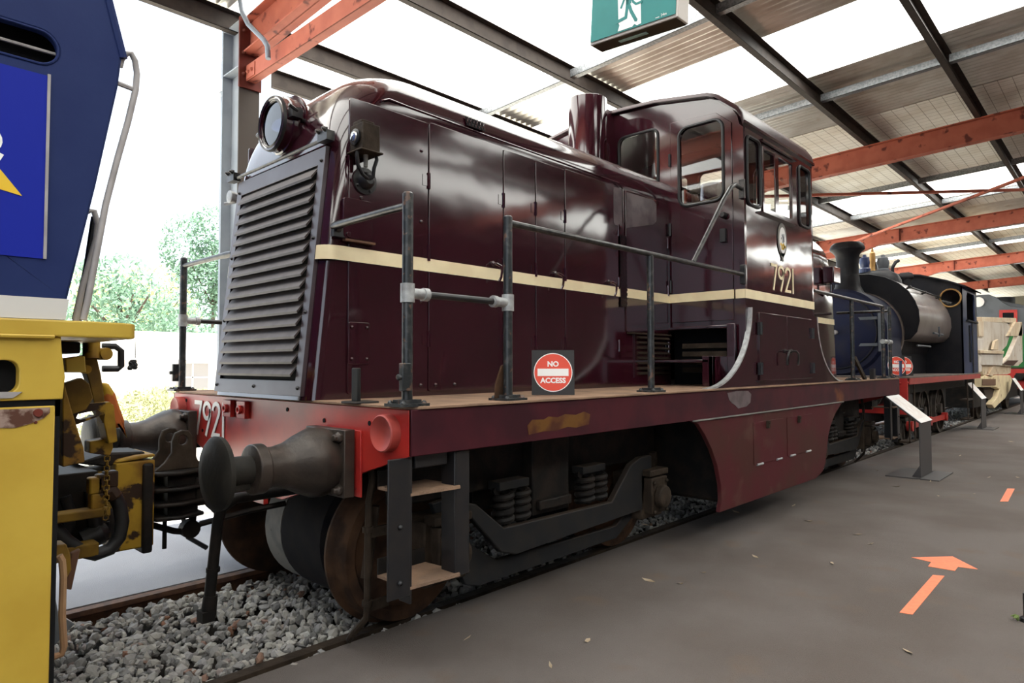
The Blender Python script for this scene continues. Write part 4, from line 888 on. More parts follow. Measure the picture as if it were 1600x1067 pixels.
mb = MB(); mb.lathe([(0, .04), (.08, .04), (.09, .02)], (10.66, 0, 2.03), (-1, 0, 0), n=14); mb.bar((10.59, 0, 2.03), (10.59, .2, 2.2), .02, .03); obj('door_dart', mb, GREYPIPE, sd)
mb = MB(); mb.lathe([(2.72, .36), (2.80, .27), (2.92, .215), (3.15, .19), (3.40, .19), (3.50, .205), (3.56, .245), (3.60, .295), (3.64, .30), (3.70, .275), (3.73, .24), (3.73, .17), (3.5, .15)], (11.40, 0, 0), (0, 0, 1), n=40, capb=False); obj('chimney', mb, STEAMBLACK, st)
mb = MB(); mb.lathe([(11.85, .66), (14.9, .66)], (0, 0, 2.03), (1, 0, 0), n=40); mb.span((11.9, -.55, 1.25), (14.85, .55, 2.0)); obj('boiler', mb, STEAMBLACK, st)
mb = MB(); mb.lathe([(11.80, .70), (11.80, .815), (11.90, .815), (11.90, .70)], (0, 0, 2.03), (1, 0, 0), n=48, capa=False, capb=False); o = obj('boiler_band', mb, mat('brown_boiler_band', (.13, .10, .085), .4), st)
tp = [(-.70, 1.90), (-.90, 1.93), (-1.0, 2.05), (-1.045, 2.25), (-1.035, 2.45), (-.98, 2.62), (-.88, 2.80), (-.72, 2.96), (-.5, 3.09), (-.25, 3.165), (0, 3.185)]
tp = tp+[(-y, z) for y, z in tp[-2::-1]]
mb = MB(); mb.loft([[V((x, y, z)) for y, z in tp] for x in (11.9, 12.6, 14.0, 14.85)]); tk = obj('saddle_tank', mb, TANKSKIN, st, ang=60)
mb = MB(); inner = [V((11.9, .66*math.cos(math.radians(a)), 2.03+.66*math.sin(math.radians(a)))) for a in range(-10, 191, 10)]
mb.plate([V((11.9, y, z)) for y, z in tp]+inner, [], (-.012, 0, 0)); o = obj('tank_front', mb, STEAMBLACK, st); 
mb = MB(); mb.tube([V((11.89, y*1.003, z)) for y, z in tp], .012, 6); obj('tank_edge', mb, STEAMBLACK, tk)
mb = MB(); mb.tube([(12.1, -.86, 2.90), (14.8, -.86, 2.90)], .018, 8)
for x in (12.12, 13.35, 14.6): mb.tube([(x, -.86, 2.90), (x, -.79, 2.86)], .02, 8); mb.lathe([(-.03, .03), (.03, .03)], (x, -.86, 2.9), (1, 0, 0), n=10)
obj('tank_handrail', mb, BLACK, tk)
mb = MB(); mb.tube([(13.0, -1.06, 2.06), (13.8, -1.07, 2.05)], .02, 6); mb.bar((13.4, -1.08, 2.0), (13.4, -1.08, 2.2), .03, .03); mb.tube([(11.95, -1.0, 1.80), (13.0, -1.0, 1.80)], .018, 6); obj('lifting_bracket', mb, GREYLOCO, st)
mb = MB(); mb.lathe([(3.05, .50), (3.18, .48), (3.30, .42), (3.37, .30), (3.39, .02)], (13.2, 0, 0), (0, 0, 1), n=40); dm = obj('dome', mb, STEAMBLACK, st)
for (x, y, h, mt, r) in ((12.95, .12, .34, STEAMCAB, .10), (13.25, .05, .50, BRASS, .06), (13.35, -.12, .36, GREYLOCO, .12)):
    mb = MB(); mb.lathe([(3.34, r*1.1), (3.42, r*1.1), (3.45, r*.8), (3.38+h*.5, r), (3.38+h*.8, r*.85), (3.38+h*.85, r*.4), (3.38+h, r*.3)], (x, y, 0), (0, 0, 1), n=18); obj('safety_valve', mb, mt, dm)
mb = MB(); mb.tube([(13.75, -.2, 3.35), (13.75, -.2, 3.5), (13.8, -.25, 3.62), (13.9, -.28, 3.66)], .035, 8); obj('vent_pipe', mb, STEAMBLACK, dm)
mb = MB(); mb.lathe([(0, .13), (.2, .13)], (14.25, -.30, 3.10), (0, 0, 1), n=16); mb.lathe([(-.14, .09), (.16, .09)], (14.2, -.32, 3.33), (.7, -.7, .1), n=14); mb.box((14.4, -.3, 3.35), (.2, .2, .2)); obj('whistle_fitting', mb, STEAMBLACK, st, bevel=.02)
# cab
cf = [(-1.25, 1.262), (-1.25, 3.14), (-1.0, 3.25), (-.5, 3.42), (0, 3.48), (.5, 3.42), (1.0, 3.25), (1.25, 3.14), (1.25, 1.262)]
mb = MB(); mb.plate([V((14.85, y, z)) for y, z in cf], [arc((14.85, s*1.04, 2.88), .185, 0, 345, 23, (0, 1, 0), (0, 0, 1)) for s in (-1, 1)], (.03, 0, 0)); cabf = obj('cab_front', mb, STEAMBLACK, st)
for s in (-1, 1):
    lp = arc((14.84, s*1.04, 2.88), .19, 0, 345, 23, (0, 1, 0), (0, 0, 1)); mb = MB(); mb.tube(lp, .018, 6, closed=True); o = obj('spectacle_ring', mb, BRASS, cabf); mb = MB(); mb.face(lp); obj('spectacle_glass', mb, GLASS, cabf)
for s in (-1, 1):
    mb = MB(); y = s*1.25
    mb.plate([V((x, y, z)) for x, z in ((14.85, 1.262), (16.6, 1.262), (16.6, 3.14), (14.85, 3.14))], [[V((x, y, z)) for x, z in ((15.35, 2.42), (15.35, 2.95), (15.45, 3.04), (16.25, 3.04), (16.35, 2.95), (16.35, 2.42))]], (0, -s*.03, 0)); w = obj('cab_side', mb, STEAMCAB, st)
    mb = MB(); mb.span((15.2, y+s*.05, 2.39), (16.45, y-s*.03, 2.42)); mb.span((15.85, y+s*.01, 1.262), (15.95, y+s*.02, 2.4)); mb.tube([(15.3, y+s*.05, 1.5), (15.3, y+s*.05, 2.3)], .018, 6); obj('cab_beading', mb, STEAMBLACK, w)
mb = MB(); mb.plate([V((16.57, y, z)) for y, z in cf], [[V((16.57, y, z)) for y, z in ((-.9, 2.3), (.9, 2.3), (.9, 2.8), (-.9, 2.8))]], (.03, 0, 0)); obj('cab_rear', mb, STEAMBLACK, st)
cr = [(-1.33, 3.12), (-1.0, 3.265), (-.5, 3.435), (0, 3.5), (.5, 3.435), (1.0, 3.265), (1.33, 3.12)]
mb = MB(); mb.loft([[V((x, y, z+d)) for y, z in cr] for x, d in ((14.78, -.03), (14.78, 0), (16.7, 0), (16.7, -.03))]); mb.loft([[V((x, y, z-.03)) for y, z in cr] for x in (14.78, 16.7)]); obj('cab_roof', mb, STEAMBLACK, st)
# wheels, rods
def spoked(par, x, y, z, R, s, n=10, mt=GRIME):
    mb = MB(); mb.lathe([(-.06, R*.86), (-.06, R+.03), (-.02, R+.03), (0, R), (.06, R), (.06, R*.86)], (x, y, z), (0, s, 0), n=40, capa=False, capb=False)
    mb.lathe([(-.05, .12), (.09, .12), (.09, .02)], (x, y, z), (0, s, 0), n=16)
    for k in range(n):
        a = 2*PI*k/n; d = V((math.cos(a), 0, math.sin(a))); mb.bar(V((x, y, z))+d*.08, V((x, y, z))+d*R*.9, .045, .04, (0, 1, 0))
    return obj('wheel', mb, mt, par)
mbw = mat('worn_brown_wheel', (.05, .042, .036), .6, col2=(.09, .075, .06), nscale=5)
for x in (11.75, 13.25, 14.75):
    for s in (-1, 1): spoked(st, x, s*.76, .50, .50, s, mt=mbw)
for s in (-1, 1):
    mb = MB(); mb.bar((11.75, s*.90, .34), (14.75, s*.90, .34), .03, .10)
    for x in (11.75, 13.25, 14.75): mb.lathe([(-.05, .09), (.05, .09)], (x, s*.90, .34), (0, 1, 0), n=16)
    o = obj('coupling_rod', mb, RED, st); o['label'] = 'red coupling rod'
    mb = MB(); mb.span((10.55, s*.72, .55), (11.15, s*1.08, .95)); mb.tube([(11.1, s*.92, .72), (12.6, s*.92, .60)], .03, 8); obj('cylinder', mb, GRIME, st, bevel=.03)
    for xa, xb, za in ((10.10, 10.5, .20), (15.2, 15.9, .25)):
        mb = MB(); mb.span((xa, s*1.1, za), (xb, s*1.25, za+.03)); mb.span((xa, s*1.1, za+.42), (xb, s*1.25, za+.45))
        for xx in (xa, xb-.05): mb.span((xx, s*1.235, za), (xx+.05, s*1.25, 1.2))
        obj('footstep', mb, GRIMEBROWN, st)
mb = MB(); mb.tube([(10.05, -1.15, 1.26), (10.05, -1.15, 1.50)], .022, 8); mb.lathe([(0, .03), (.015, .03)], (10.05, -1.15, 1.5), (0, 0, 1), n=10); obj('lamp_iron', mb, STEAMCAB, st)
mb = MB(); mb.span((10.06, -1.0, .95), (16.5, -.65, 1.15)); obj('splasher', mb, STEAMBLACK, st)

# ================================================================== cream ballast plough van
wg = thing('plough_wagon', 'rusty cream plough wagon standing behind the black steam locomotive', 'wagon', (20.5, 0, 0))
Yw = -1.12
def wp(pts, name, th=.12, mt=WAGON, both=True, y=Yw, bev=.01):
    mb = MB(); A = [at(u, v, y=y) for u, v in pts]
    for p in A: p.x = max(17.2, min(28.0, p.x))
    mb.prism(A, (0, th, 0))
    if both:
        m2 = MB(); m2.prism([V((p.x, -p.y, p.z)) for p in A], (0, -th, 0)); obj(name, m2, mt, wg, bevel=bev)
    return obj(name, mb, mt, wg, bevel=bev)
wp([(1524, 495), (1588, 497), (1588, 509), (1577, 510), (1575, 506), (1524, 501)], 'top_rim', .3)
hp = wp([(1527, 501), (1585, 504), (1573, 540), (1562, 552), (1560, 560), (1529, 560)], 'hopper_side', .10, mat('cream_hopper_paint', (.60, .54, .46), .6, col2=(.50, .42, .33), nscale=2, spots=(.33, .18, .09), spot_scale=3, spot_lim=(.62, .72)))
mb = MB(); mb.span((18.1, -1.0, 1.5), (18.2, 1.0, 2.6)); mb.span((18.2, -1.0, 1.45), (25.5, 1.0, 1.6)); obj('hopper_end', mb, WAGON, wg)
wp([(1528, 501), (1537, 502), (1537, 526), (1530, 526)], 'corner_bracket', .06, y=Yw-.03)
wp([(1587, 503), (1597, 503), (1598, 525), (1575, 525), (1582, 512)], 'gusset_frame', .12, y=Yw-.06)
wp([(1597, 505), (1598, 565), (1591, 572), (1571, 572), (1567, 568), (1578, 556), (1589, 530)], 'raking_frame', .12, mat('cream_frame_paint', (.62, .56, .49), .6, col2=(.55, .46, .36), nscale=2, spots=(.3, .15, .07), spot_scale=4, spot_lim=(.62, .7)), y=Yw-.06)
wp([(1568, 569), (1575, 563), (1592, 563), (1584, 571)], 'frame_pocket', .02, mat('pocket_rust', (.07, .035, .025), .8), y=Yw-.09)
wp([(1530, 547), (1569, 548), (1569, 553), (1531, 552)], 'side_shelf', .25, y=Yw-.10)
wp([(1534, 553), (1568, 553), (1566, 571), (1533, 570)], 'shelf_box', .2, mat('cream_box_paint', (.60, .56, .50), .6, col2=(.52, .45, .38), nscale=3), y=Yw-.05)
wp([(1552, 546), (1555, 533), (1560, 530), (1560, 547)], 'side_fin', .06, y=Yw-.12)
wp([(1528, 529), (1536, 530), (1534, 581), (1530, 581)], 'corner_post', .1, mat('cream_post_paint', (.66, .61, .54), .6, col2=(.58, .52, .46), nscale=3), y=Yw-.04)
wp([(1534, 570), (1580, 571), (1579, 583), (1574, 585), (1536, 586)], 'sill', .2, y=Yw+.02)
wp([(1545, 586), (1552, 572), (1555, 573), (1551, 588)], 'sill_knee', .06, y=Yw-.03)
mb = MB(); A = [at(u, v, y=Yw) for u, v in ((1534, 605), (1534, 590), (1540, 586), (1550, 590), (1556, 586), (1578, 586), (1582, 592), (1578, 610), (1571, 622), (1562, 630), (1554, 638), (1550, 632), (1559, 620), (1562, 608), (1557, 605))]
m2 = MB(); m2.plate([V((p.x, -p.y, p.z)) for p in A], [], (0, -.15, 0)); obj('plough_blade', m2, WAGON, wg, bevel=.01)
mb.plate(A, [], (0, .15, 0)); obj('plough_blade', mb, mat('bright_cream_paint', (.80, .67, .42), .55, col2=(.70, .56, .35), nscale=3, spots=(.33, .16, .07), spot_scale=4, spot_lim=(.62, .68)), wg, bevel=.01)
wp([(1536, 592), (1556, 592), (1556, 602), (1536, 602)], 'blade_pocket', .02, mat('pocket_brown', (.16, .09, .055), .8), y=Yw-.03)
wp([(1536, 606), (1561, 607), (1560, 618), (1554, 628), (1541, 622)], 'wheel_guard', .1, mat('guard_brown', (.06, .042, .032), .7), y=Yw+.12)
mb = MB(); mb.span((18.2, -.9, .35), (27, .9, .95)); obj('underframe', mb, GRIME, wg)
for x in (19.6, 25.2):
    for s in (-1, 1):
        mb = MB(); mb.lathe([(-.06, .1), (-.06, .48), (.0, .45), (.07, .45), (.07, .36), (.04, .3), (.05, .1), (.12, .1), (.12, .01)], (x, s*.74, .45), (0, s, 0), n=32); obj('wheel', mb, GRIMEBROWN, wg)

# ================================================================== grey and green locomotive far behind
gl = thing('tender_locomotive', 'grey and green locomotive with red beam behind the cream wagon', 'locomotive', (33, 0, 0))
GX = 28.6
mb = MB(); A = [(-1.3, 1.5), (-1.3, 3.4), (-1.1, 3.6), (-.8, 3.7), (0, 3.95), (.8, 3.95), (1.1, 3.9), (1.3, 3.8), (1.3, 1.5)]
mb.loft([[V((x, y, z)) for y, z in A] for x in (GX+.2, 37)], capa=True, capb=True); obj('cab_body', mb, GREYLOCO, gl, bevel=.02)
mb = MB(); P = [at(u, v, x=GX) for u, v in ((1600, 480.5), (1590, 480.5), (1580, 479), (1567, 472.5), (1556, 464), (1545, 460), (1528, 461))]
P = [V((GX, -1.36, 1.6)), V((GX, -1.36, P[0].z))]+P+[V((GX, 1.3, P[-1].z-.1)), V((GX, 1.3, 1.6))]
mb.prism(P, (.06, 0, 0)); ce = obj('cab_end', mb, GREYLOCO, gl, bevel=.01)
mb = MB(); mb.lathe([(0, .16), (.05, .19), (.06, .14)], at(1529, 472, x=GX-.01), (-1, 0, 0), n=20); o = obj('round_lamp', mb, PAPER, ce)
wq = [at(u, v, x=GX-.02) for u, v in ((1564, 520), (1564, 486.5), (1587, 486), (1587, 520))]
mb = MB(); mb.ribbon(wq, .10, (-.03, 0, 0), (1, 0, 0), closed=True); o = obj('window_frame', mb, RED, ce); mb = MB(); mb.prism(wq, (.01, 0, 0)); obj('window_pane', mb, DARK, ce)
mb = MB(); mb.lathe([(3.8, .5), (4.12, .5), (4.14, .45)], (31, .0, 0), (0, 0, 1), n=24); obj('roof_vent', mb, GREYLOCO, gl)
mb = MB(); mb.span((GX-.1, -1.30, 1.3), (37, 1.3, 2.55)); obj('green_tank', mb, GREEN, gl, bevel=.03)
mb = MB(); mb.span((GX-.14, -1.35, 1.27), (37, 1.35, 1.34)); obj('footplate', mb, GRIMEBROWN, gl)
mb = MB(); mb.span((GX-.2, -1.35, .55), (GX-.1, 1.35, 1.28)); obj('buffer_beam', mb, RED, gl, bevel=.01)
for s in (-1, 1): buffer(gl, GX-.2, -1, s*.87, 1.0, GRIME, GRIME, .8)
mb = MB(); mb.span((GX, -.8, .3), (37, .8, 1.22)); obj('frame', mb, GRIME, gl)
for x in (30, 32.2, 34.4):
    for s in (-1, 1): spoked(gl, x, s*.76, .5, .5, s)
# ================================================================== the shed: ground
def asphalt(name, c1, c2, c3):
    M = mat(name, c1, .85, col2=c2, nscale=.9, contrast=(.40, .62), spots=c3, spot_scale=2.6, spot_lim=(.60, .80), bump=.5, bscale=160)
    return M
mb = MB(); mb.span((-12, -12.2, -.3), (45, -.83, 0)); struct('floor', mb, asphalt('brown_asphalt', (.150, .129, .119), (.118, .097, .086), (.150, .108, .080)))
mb = MB(); mb.span((-12, .83, -.3), (45, 3.2, -.005)); struct('floor_platform', mb, asphalt('grey_asphalt', (.40, .395, .41), (.36, .355, .37), (.43, .425, .435)))
mb = MB(); mb.span((-60, 3.2, -.3), (120, 90, -.02)); struct('ground', mb, mat('sunlit_gravel', (.50, .47, .42), .9, col2=(.42, .42, .34), nscale=.4))
mb = MB(); mb.span((-60, -40, -.34), (120, 90, -.30)); struct('track_bed', mb, mat('dark_soil', (.05, .042, .036), .9, col2=(.03, .025, .022), nscale=4))
mb = MB(); mb.span((-12, 2.75, -.3), (45, 3.0, .03)); o = struct('kerb', mb, mat('pale_kerb', (.5, .49, .47), .8))
for s, lab in ((1, 'far rusty rail under the locomotives with pale top'), (-1, 'near rusty rail along the pavement edge')):
    mb = MB(); y = s*.75
    P = [(-.035, 0), (.035, 0), (.036, -.03), (.012, -.045), (.010, -.12), (.06, -.135), (.06, -.15), (-.06, -.15), (-.06, -.135), (-.010, -.12), (-.012, -.045), (-.036, -.03)]
    mb.prism([V((-12, y+a, b)) for a, b in P], (57, 0, 0)); o = obj('rail', mb, RAILRUST if s > 0 else GRIMEBROWN); tag(o, lab, 'rail', 'rails of the exhibition track'); recenter(o)
# ballast stones
rr = random.Random(11); mb = MB()
ico = bmesh.new(); bmesh.ops.create_icosphere(ico, subdivisions=1, radius=1); IV = [v.co.copy() for v in ico.verts]; IF = [[v.index for v in f.verts] for f in ico.faces]; ico.free()
verts, faces = [], []
def stone(x, y, z, r):
    b = len(verts); R = Matrix.Rotation(rr.uniform(0, 6.28), 3, V((rr.uniform(-1, 1), rr.uniform(-1, 1), rr.uniform(-1, 1))).normalized())
    sx, sy, sz = rr.uniform(.7, 1.35), rr.uniform(.55, 1.1), rr.uniform(.40, .8)
    for p in IV:
        q = V((p.x*sx, p.y*sy, p.z*sz))*(r*rr.uniform(.75, 1.2)); q = R @ q; verts.append((x+q.x, y+q.y, z+q.z))
    for f in IF: faces.append([b+i for i in f])
def field(x0, x1, y0, y1, n, zf):
    for _ in range(n):
        x, y = rr.uniform(x0, x1), rr.uniform(y0, y1); stone(x, y, zf(x, y)+rr.uniform(-.02, .012), rr.uniform(.018, .036))
zb = lambda x, y: -.055+.02*math.sin(x*1.7)*math.cos(y*3)
field(-4, 1.2, -.66, .66, 5200, zb); field(1.2, 9, -.66, .66, 4200, lambda x, y: -.05); field(9, 26, -.66, .66, 3500, lambda x, y: -.04); field(-4, .9, -.84, -.79, 260, lambda x, y: -.03)
me = bpy.data.meshes.new('ballast'); me.from_pydata(verts, [], faces)
def stonemat():
    M = mat('ballast_stone', (.23, .22, .205), .85, bump=.2, bscale=60); N, L = M.node_tree.nodes, M.node_tree.links
    g = N.new('ShaderNodeNewGeometry'); r = N.new('ShaderNodeValToRGB'); L.new(g.outputs['Random Per Island'], r.inputs[0])
    els = r.color_ramp.elements; els[0].position = 0; els[0].color = (.15, .145, .14, 1); els[1].position = 1; els[1].color = (.58, .57, .54, 1)
    for p, c in ((.35, (.32, .31, .30, 1)), (.6, (.37, .35, .315, 1)), (.8, (.47, .45, .41, 1)), (.93, (.36, .35, .35, 1)), (.955, (.26, .12, .07, 1)), (.975, (.34, .32, .29, 1))):
        e = els.new(p); e.color = c
    L.new(r.outputs[0], N['Principled BSDF'].inputs['Base Color']); return M
me.materials.append(stonemat()); o = bpy.data.objects.new('ballast', me); COL.objects.link(o); o['kind'] = 'stuff'
tag(o, 'grey crushed stone ballast between the rails', 'ballast')

# ================================================================== the shed: steel
def rz(y, H): return CAM.z+H-.045*(y-CAM.y)
RX = [.79, 8.95, 15.8, 22.4, 29.0]
rl = ['nearest red oxide roof beam meeting the grey column', 'big red oxide roof beam passing behind the maroon cab', 'red oxide roof beam behind the steam chimney', 'fourth red oxide roof beam above the steam cab', 'farthest red oxide roof beam over the cream wagon']
for i, (x, lab) in enumerate(zip(RX, rl)):
    t = thing('roof_beam', lab, 'beam', (x, 2.0, rz(2.0, 3.1)), 'red oxide roof beams')
    Y0, Y1 = 2.0, -11.9
    def bot(y): return rz(y, 3.1)-(0 if i == 0 or y < .53 else min(.16, .16*(y-.53)/.6))
    ys = [Y0, 1.13, .53, Y1] if i else [Y0, Y1]
    mb = MB(); mb.prism([V((x, y, bot(y))) for y in ys]+[V((x, Y1, rz(Y1, 3.41))), V((x, Y0, rz(Y0, 3.41)))], (.012, 0, 0)); obj('web', mb, ORANGE, t)
    mb = MB()
    for a, b in zip(ys, ys[1:]): mb.prism([V((x-.07, a, bot(a))), V((x+.08, a, bot(a))), V((x+.08, b, bot(b))), V((x-.07, b, bot(b)))], (0, 0, .014))
    obj('bottom_flange', mb, ORANGE, t)
    mb = MB(); mb.prism([V((x-.07, Y0, rz(Y0, 3.40))), V((x+.08, Y0, rz(Y0, 3.40))), V((x+.08, Y1, rz(Y1, 3.40))), V((x-.07, Y1, rz(Y1, 3.40)))], (0, 0, .014)); obj('top_flange', mb, ORANGE, t)
    if i:
        mb = MB(); mb.span((x-.07, .10, rz(.1, 3.1)), (x+.08, .115, rz(.1, 3.41))); obj('stiffener', mb, OXIDE_DK, t)
cl = ['grey steel column beside the front of the maroon locomotive', 'grey steel column behind the maroon locomotive cab', 'grey steel column behind the black steam locomotive', 'grey steel column behind the steam locomotive cab', 'farthest grey steel column by the cream wagon']
for x, lab in zip(RX, cl):
    t = thing('steel_column', lab, 'column', (x, 2.15, -.005), 'grey steel columns')
    zt = rz(2.15, 3.45)
    mb = MB(); mb.span((x, 2.0, 0), (x+.012, 2.33, zt)); obj('web', mb, COLUMN, t)
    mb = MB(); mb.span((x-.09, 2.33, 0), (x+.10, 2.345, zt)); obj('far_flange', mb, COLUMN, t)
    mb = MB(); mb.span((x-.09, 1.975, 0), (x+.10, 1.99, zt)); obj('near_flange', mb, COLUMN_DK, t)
    mb = MB()
    for z in (4.18, 4.60): mb.span((x-.085, 1.99, z), (x+.09, 2.33, z+.012))
    obj('stiffener', mb, COLUMN, t)
    mb = MB(); mb.span((x-.10, 1.955, 3.98), (x+.11, 1.975, 4.62)); mb.rivets([(x+a, 1.955, b) for a in (-.06, .06) for b in (4.1, 4.3, 4.5)], .02, (0, -1, 0), .03); obj('end_plate', mb, OXIDE_DK, t)
    mb = MB(); mb.span((x-.15, 1.95, -.005), (x+.16, 2.4, .02)); obj('base_plate', mb, COLUMN, t)
# horizontal tie below the first beam
t = thing('tie_channel', 'red oxide channel bolted below the nearest roof beam', 'beam', (.8, 1.95, 4.04))
mb = MB(); mb.prism([V((.76, 1.95, 4.04)), V((.84, 1.95, 4.04)), V((.84, -11.9, 4.04)), V((.76, -11.9, 4.04))], (0, 0, .012)); mb.span((.755, 1.95, 4.04), (.765, -11.9, 4.185)); mb.span((.76, 1.95, 4.175), (.80, -11.9, 4.185)); obj('channel', mb, ORANGE, t)
mb = MB(); mb.span((.748, 1.94, 4.05), (.757, 1.78, 4.17)); mb.rivets([(.748, y, 4.11) for y in (1.90, 1.83)], .02, (-1, 0, 0), .02); obj('cleat', mb, ORANGE, t)
o = t
# conduit and rainwater pipe
mb = MB(); y0 = .66
mb.tube([at(u, v, x=.68) for u, v in ((373, -40), (375, 0), (378, 18), (388, 38), (400, 50), (412, 62), (418, 72), (419, 92))], .022, 12); o = obj('conduit', mb, PVC); tag(o, 'pale curved conduit running down beside the grey column', 'pipe'); recenter(o)
t = thing('downpipe', 'pale round downpipe outside the grey column', 'pipe', (.8, 2.50, -.005))
mb = MB(); mb.tube([(.8, 2.50, 0), (.8, 2.50, 4.72)], .042, 16); obj('pipe', mb, PVC, t)
mb = MB(); mb.span((.75, 2.46, 4.10), (.86, 2.545, 4.22)); mb.lathe([(0, .047), (.05, .047)], (.8, 2.5, 4.05), (0, 0, 1), n=16); obj('bracket', mb, COLUMN, t)
# purlins
pl = [(3.05, 'dark brown eave purlin beyond the grey columns'), (2.25, 'dark brown purlin just above the headlamp'), (.73, 'dark brown purlin passing over the maroon hood'), (-1.03, 'dark brown purlin above the maroon cab roof'), (-2.41, 'dark brown purlin crossing above the big roof beam and sunlit skylight'), (-3.9, 'dark brown purlin over the orange floor arrow'), (-5.4, 'dark brown purlin beside the long skylight'), (-6.4, 'dark brown purlin along one edge of the long skylight'), (-8.8, 'dark brown purlin along the outer edge of the long skylight'), (-10.4, 'dark brown purlin nearest the wall cladding')]
PYS = [p[0] for p in pl]
for y, lab in pl:
    xa = 1.55 if y > 3 else -9
    t = thing('purlin', lab, 'purlin', (15, y, rz(y, 3.41)), 'dark brown roof purlins')
    zb_, zt_ = rz(y, 3.41), rz(y, 3.61)
    mb = MB(); mb.span((xa, y+.028, zb_), (34, y+.034, zt_)); mb.span((xa, y-.034, zt_-.006), (34, y+.034, zt_)); obj('web', mb, PURLIN, t)
    mb = MB(); mb.span((xa, y-.034, zb_), (34, y+.034, zb_+.006)); mb.span((xa, y-.034, zb_), (34, y-.028, zb_+.018)); obj('lower_flange', mb, PURLIN, t)
    
for x in (3.92, 6.8, 12.0, 14.1, 18.0, 20.2, 25.5):
    for a, b in zip(PYS[1:], PYS[2:]):
        if (x < 5 and a > 2.3) or b < -6: continue
        mb = MB(); mb.prism([V((x-.004, a-.03, rz(a, 3.46))), V((x+.07, a-.03, rz(a, 3.46))), V((x+.07, b+.03, rz(b, 3.46))), V((x-.004, b+.03, rz(b, 3.46)))], (0, 0, .006)); mb.prism([V((x-.004, a-.03, rz(a, 3.46))), V((x, a-.03, rz(a, 3.46))), V((x, b+.03, rz(b, 3.46))), V((x-.004, b+.03, rz(b, 3.46)))], (0, 0, .09))
        o = obj('bridging_bar', mb, GALVBAR); tag(o, 'galvanised bridging bar spanning between two brown roof purlins', 'bar', 'galvanised bridging bars'); recenter(o)
for (p, q, lab) in (((8.95, .91), (15.8, -5.95), 'thin red oxide brace rod starting at the big beam behind the cab'), ((15.6, 2.0), (8.95, -5.1), 'thin red oxide brace rod crossing from the steam chimney')):
    mb = MB(); hh = 3.06 if p[0] < 10 else 3.0; a = V((*p, rz(p[1], hh))); b = V((*q, rz(q[1], hh))); mb.bar(a, b, .06, .008); mb.bar(a+V((0, 0, .02)), b+V((0, 0, .02)), .008, .05); o = obj('brace_rod', mb, ORANGE); tag(o, lab, 'brace', 'roof brace rods'); recenter(o)
# roof sheets
PITCH_C = .105
def sheet(name, x0, x1, y0, y1, mt, corr=True, H=3.65):
    vs, fs = [], []; n = max(2, int((x1-x0)/PITCH_C*6)); rows = max(1, int(abs(y1-y0)/3))+1
    for j in range(rows+1):
        y = y0+(y1-y0)*j/rows
        for i in range(n+1):
            x = x0+(x1-x0)*i/n; vs.append((x, y, rz(y, H)+(.017*math.sin(2*PI*x/PITCH_C) if corr else 0)))
    for j in range(rows):
        for i in range(n): a = j*(n+1)+i; fs.append((a, a+1, a+n+2, a+n+1))
    me = bpy.data.meshes.new(name); me.from_pydata(vs, [], fs); me.materials.append(mt)
    for p in me.polygons: p.use_smooth = True
    o = bpy.data.objects.new(name, me); COL.objects.link(o); o['kind'] = 'structure'; return o
YE, YR = 3.35, -6.4
def foilmat():
    M = mat('foil_insulation', (.94, .92, .84), .6, col2=(.84, .80, .70), nscale=2, bump=.5, bscale=7); N, L = M.node_tree.nodes, M.node_tree.links
    tc = N.new('ShaderNodeTexCoord'); b = N.new('ShaderNodeTexBrick'); b.offset = 0; b.inputs['Scale'].default_value = 1; b.inputs['Brick Width'].default_value = .15; b.inputs['Row Height'].default_value = .15; b.inputs['Mortar Size'].default_value = .004
    b.inputs['Color1'].default_value = b.inputs['Color2'].default_value = (1, 1, 1, 1); b.inputs['Mortar'].default_value = (.45, .42, .38, 1)
    L.new(tc.outputs['Object'], b.inputs['Vector']); P = N['Principled BSDF']; src = P.inputs['Base Color'].links[0].from_socket
    x = N.new('ShaderNodeMix'); x.data_type = 'RGBA'; x.blend_type = 'MULTIPLY'; x.inputs[0].default_value = 1; L.new(src, x.inputs[6]); L.new(b.outputs['Color'], x.inputs[7]); L.new(x.outputs[2], P.inputs['Base Color']); return M
FOIL = foilmat()
# x-range, y-range, kind
nwin = 0
def lay(x0, x1, kind, y0=YE, y1=YR):
    global nwin
    if kind == 'sky': nwin += 1; sheet('window_%d' % nwin, x0, x1, y0, y1, SKYLIGHT)
    elif kind == 'zinc': sheet('ceiling', x0, x1, y0, y1, CORR)
    else: sheet('ceiling_insulation', x0, x1, y0, y1, FOIL, False, 3.635)
lay(-9, -6.2, 'zinc', 2.4); lay(-6.2, -5.0, 'sky', 2.4); lay(-5.0, -2.2, 'zinc', 2.4); lay(-2.2, -.4, 'sky', 2.4); lay(-.4, .75, 'zinc', 2.4)
lay(-6, 40, 'sky', -6.4, -8.8); lay(-9, 40, 'zinc', -8.8, -12.0)
lay(.75, 4.3, 'sky', YE, -1.0); lay(.75, 2.4, 'zinc', -1.0, YR); lay(2.4, 3.4, 'sky', -2.4, YR); lay(2.4, 3.4, 'zinc', -1.0, -2.4); lay(3.4, 4.3, 'zinc', -1.0, YR)  # first sheet is metal roofing, made translucent to imitate bright light on it
lay(4.3, 5.03, 'zinc'); lay(5.03, 6.38, 'sky'); lay(6.38, 8.5, 'zinc'); lay(8.3, 12.45, 'foil'); lay(12.45, 14.45, 'sky'); lay(14.4, 15.7, 'foil'); lay(15.6, 17.2, 'zinc'); lay(17.2, 19.4, 'sky'); lay(19.4, 21.2, 'foil'); lay(21.2, 21.9, 'sky'); lay(21.9, 24.2, 'foil'); lay(24.2, 26.4, 'sky'); lay(26.4, 40, 'foil')
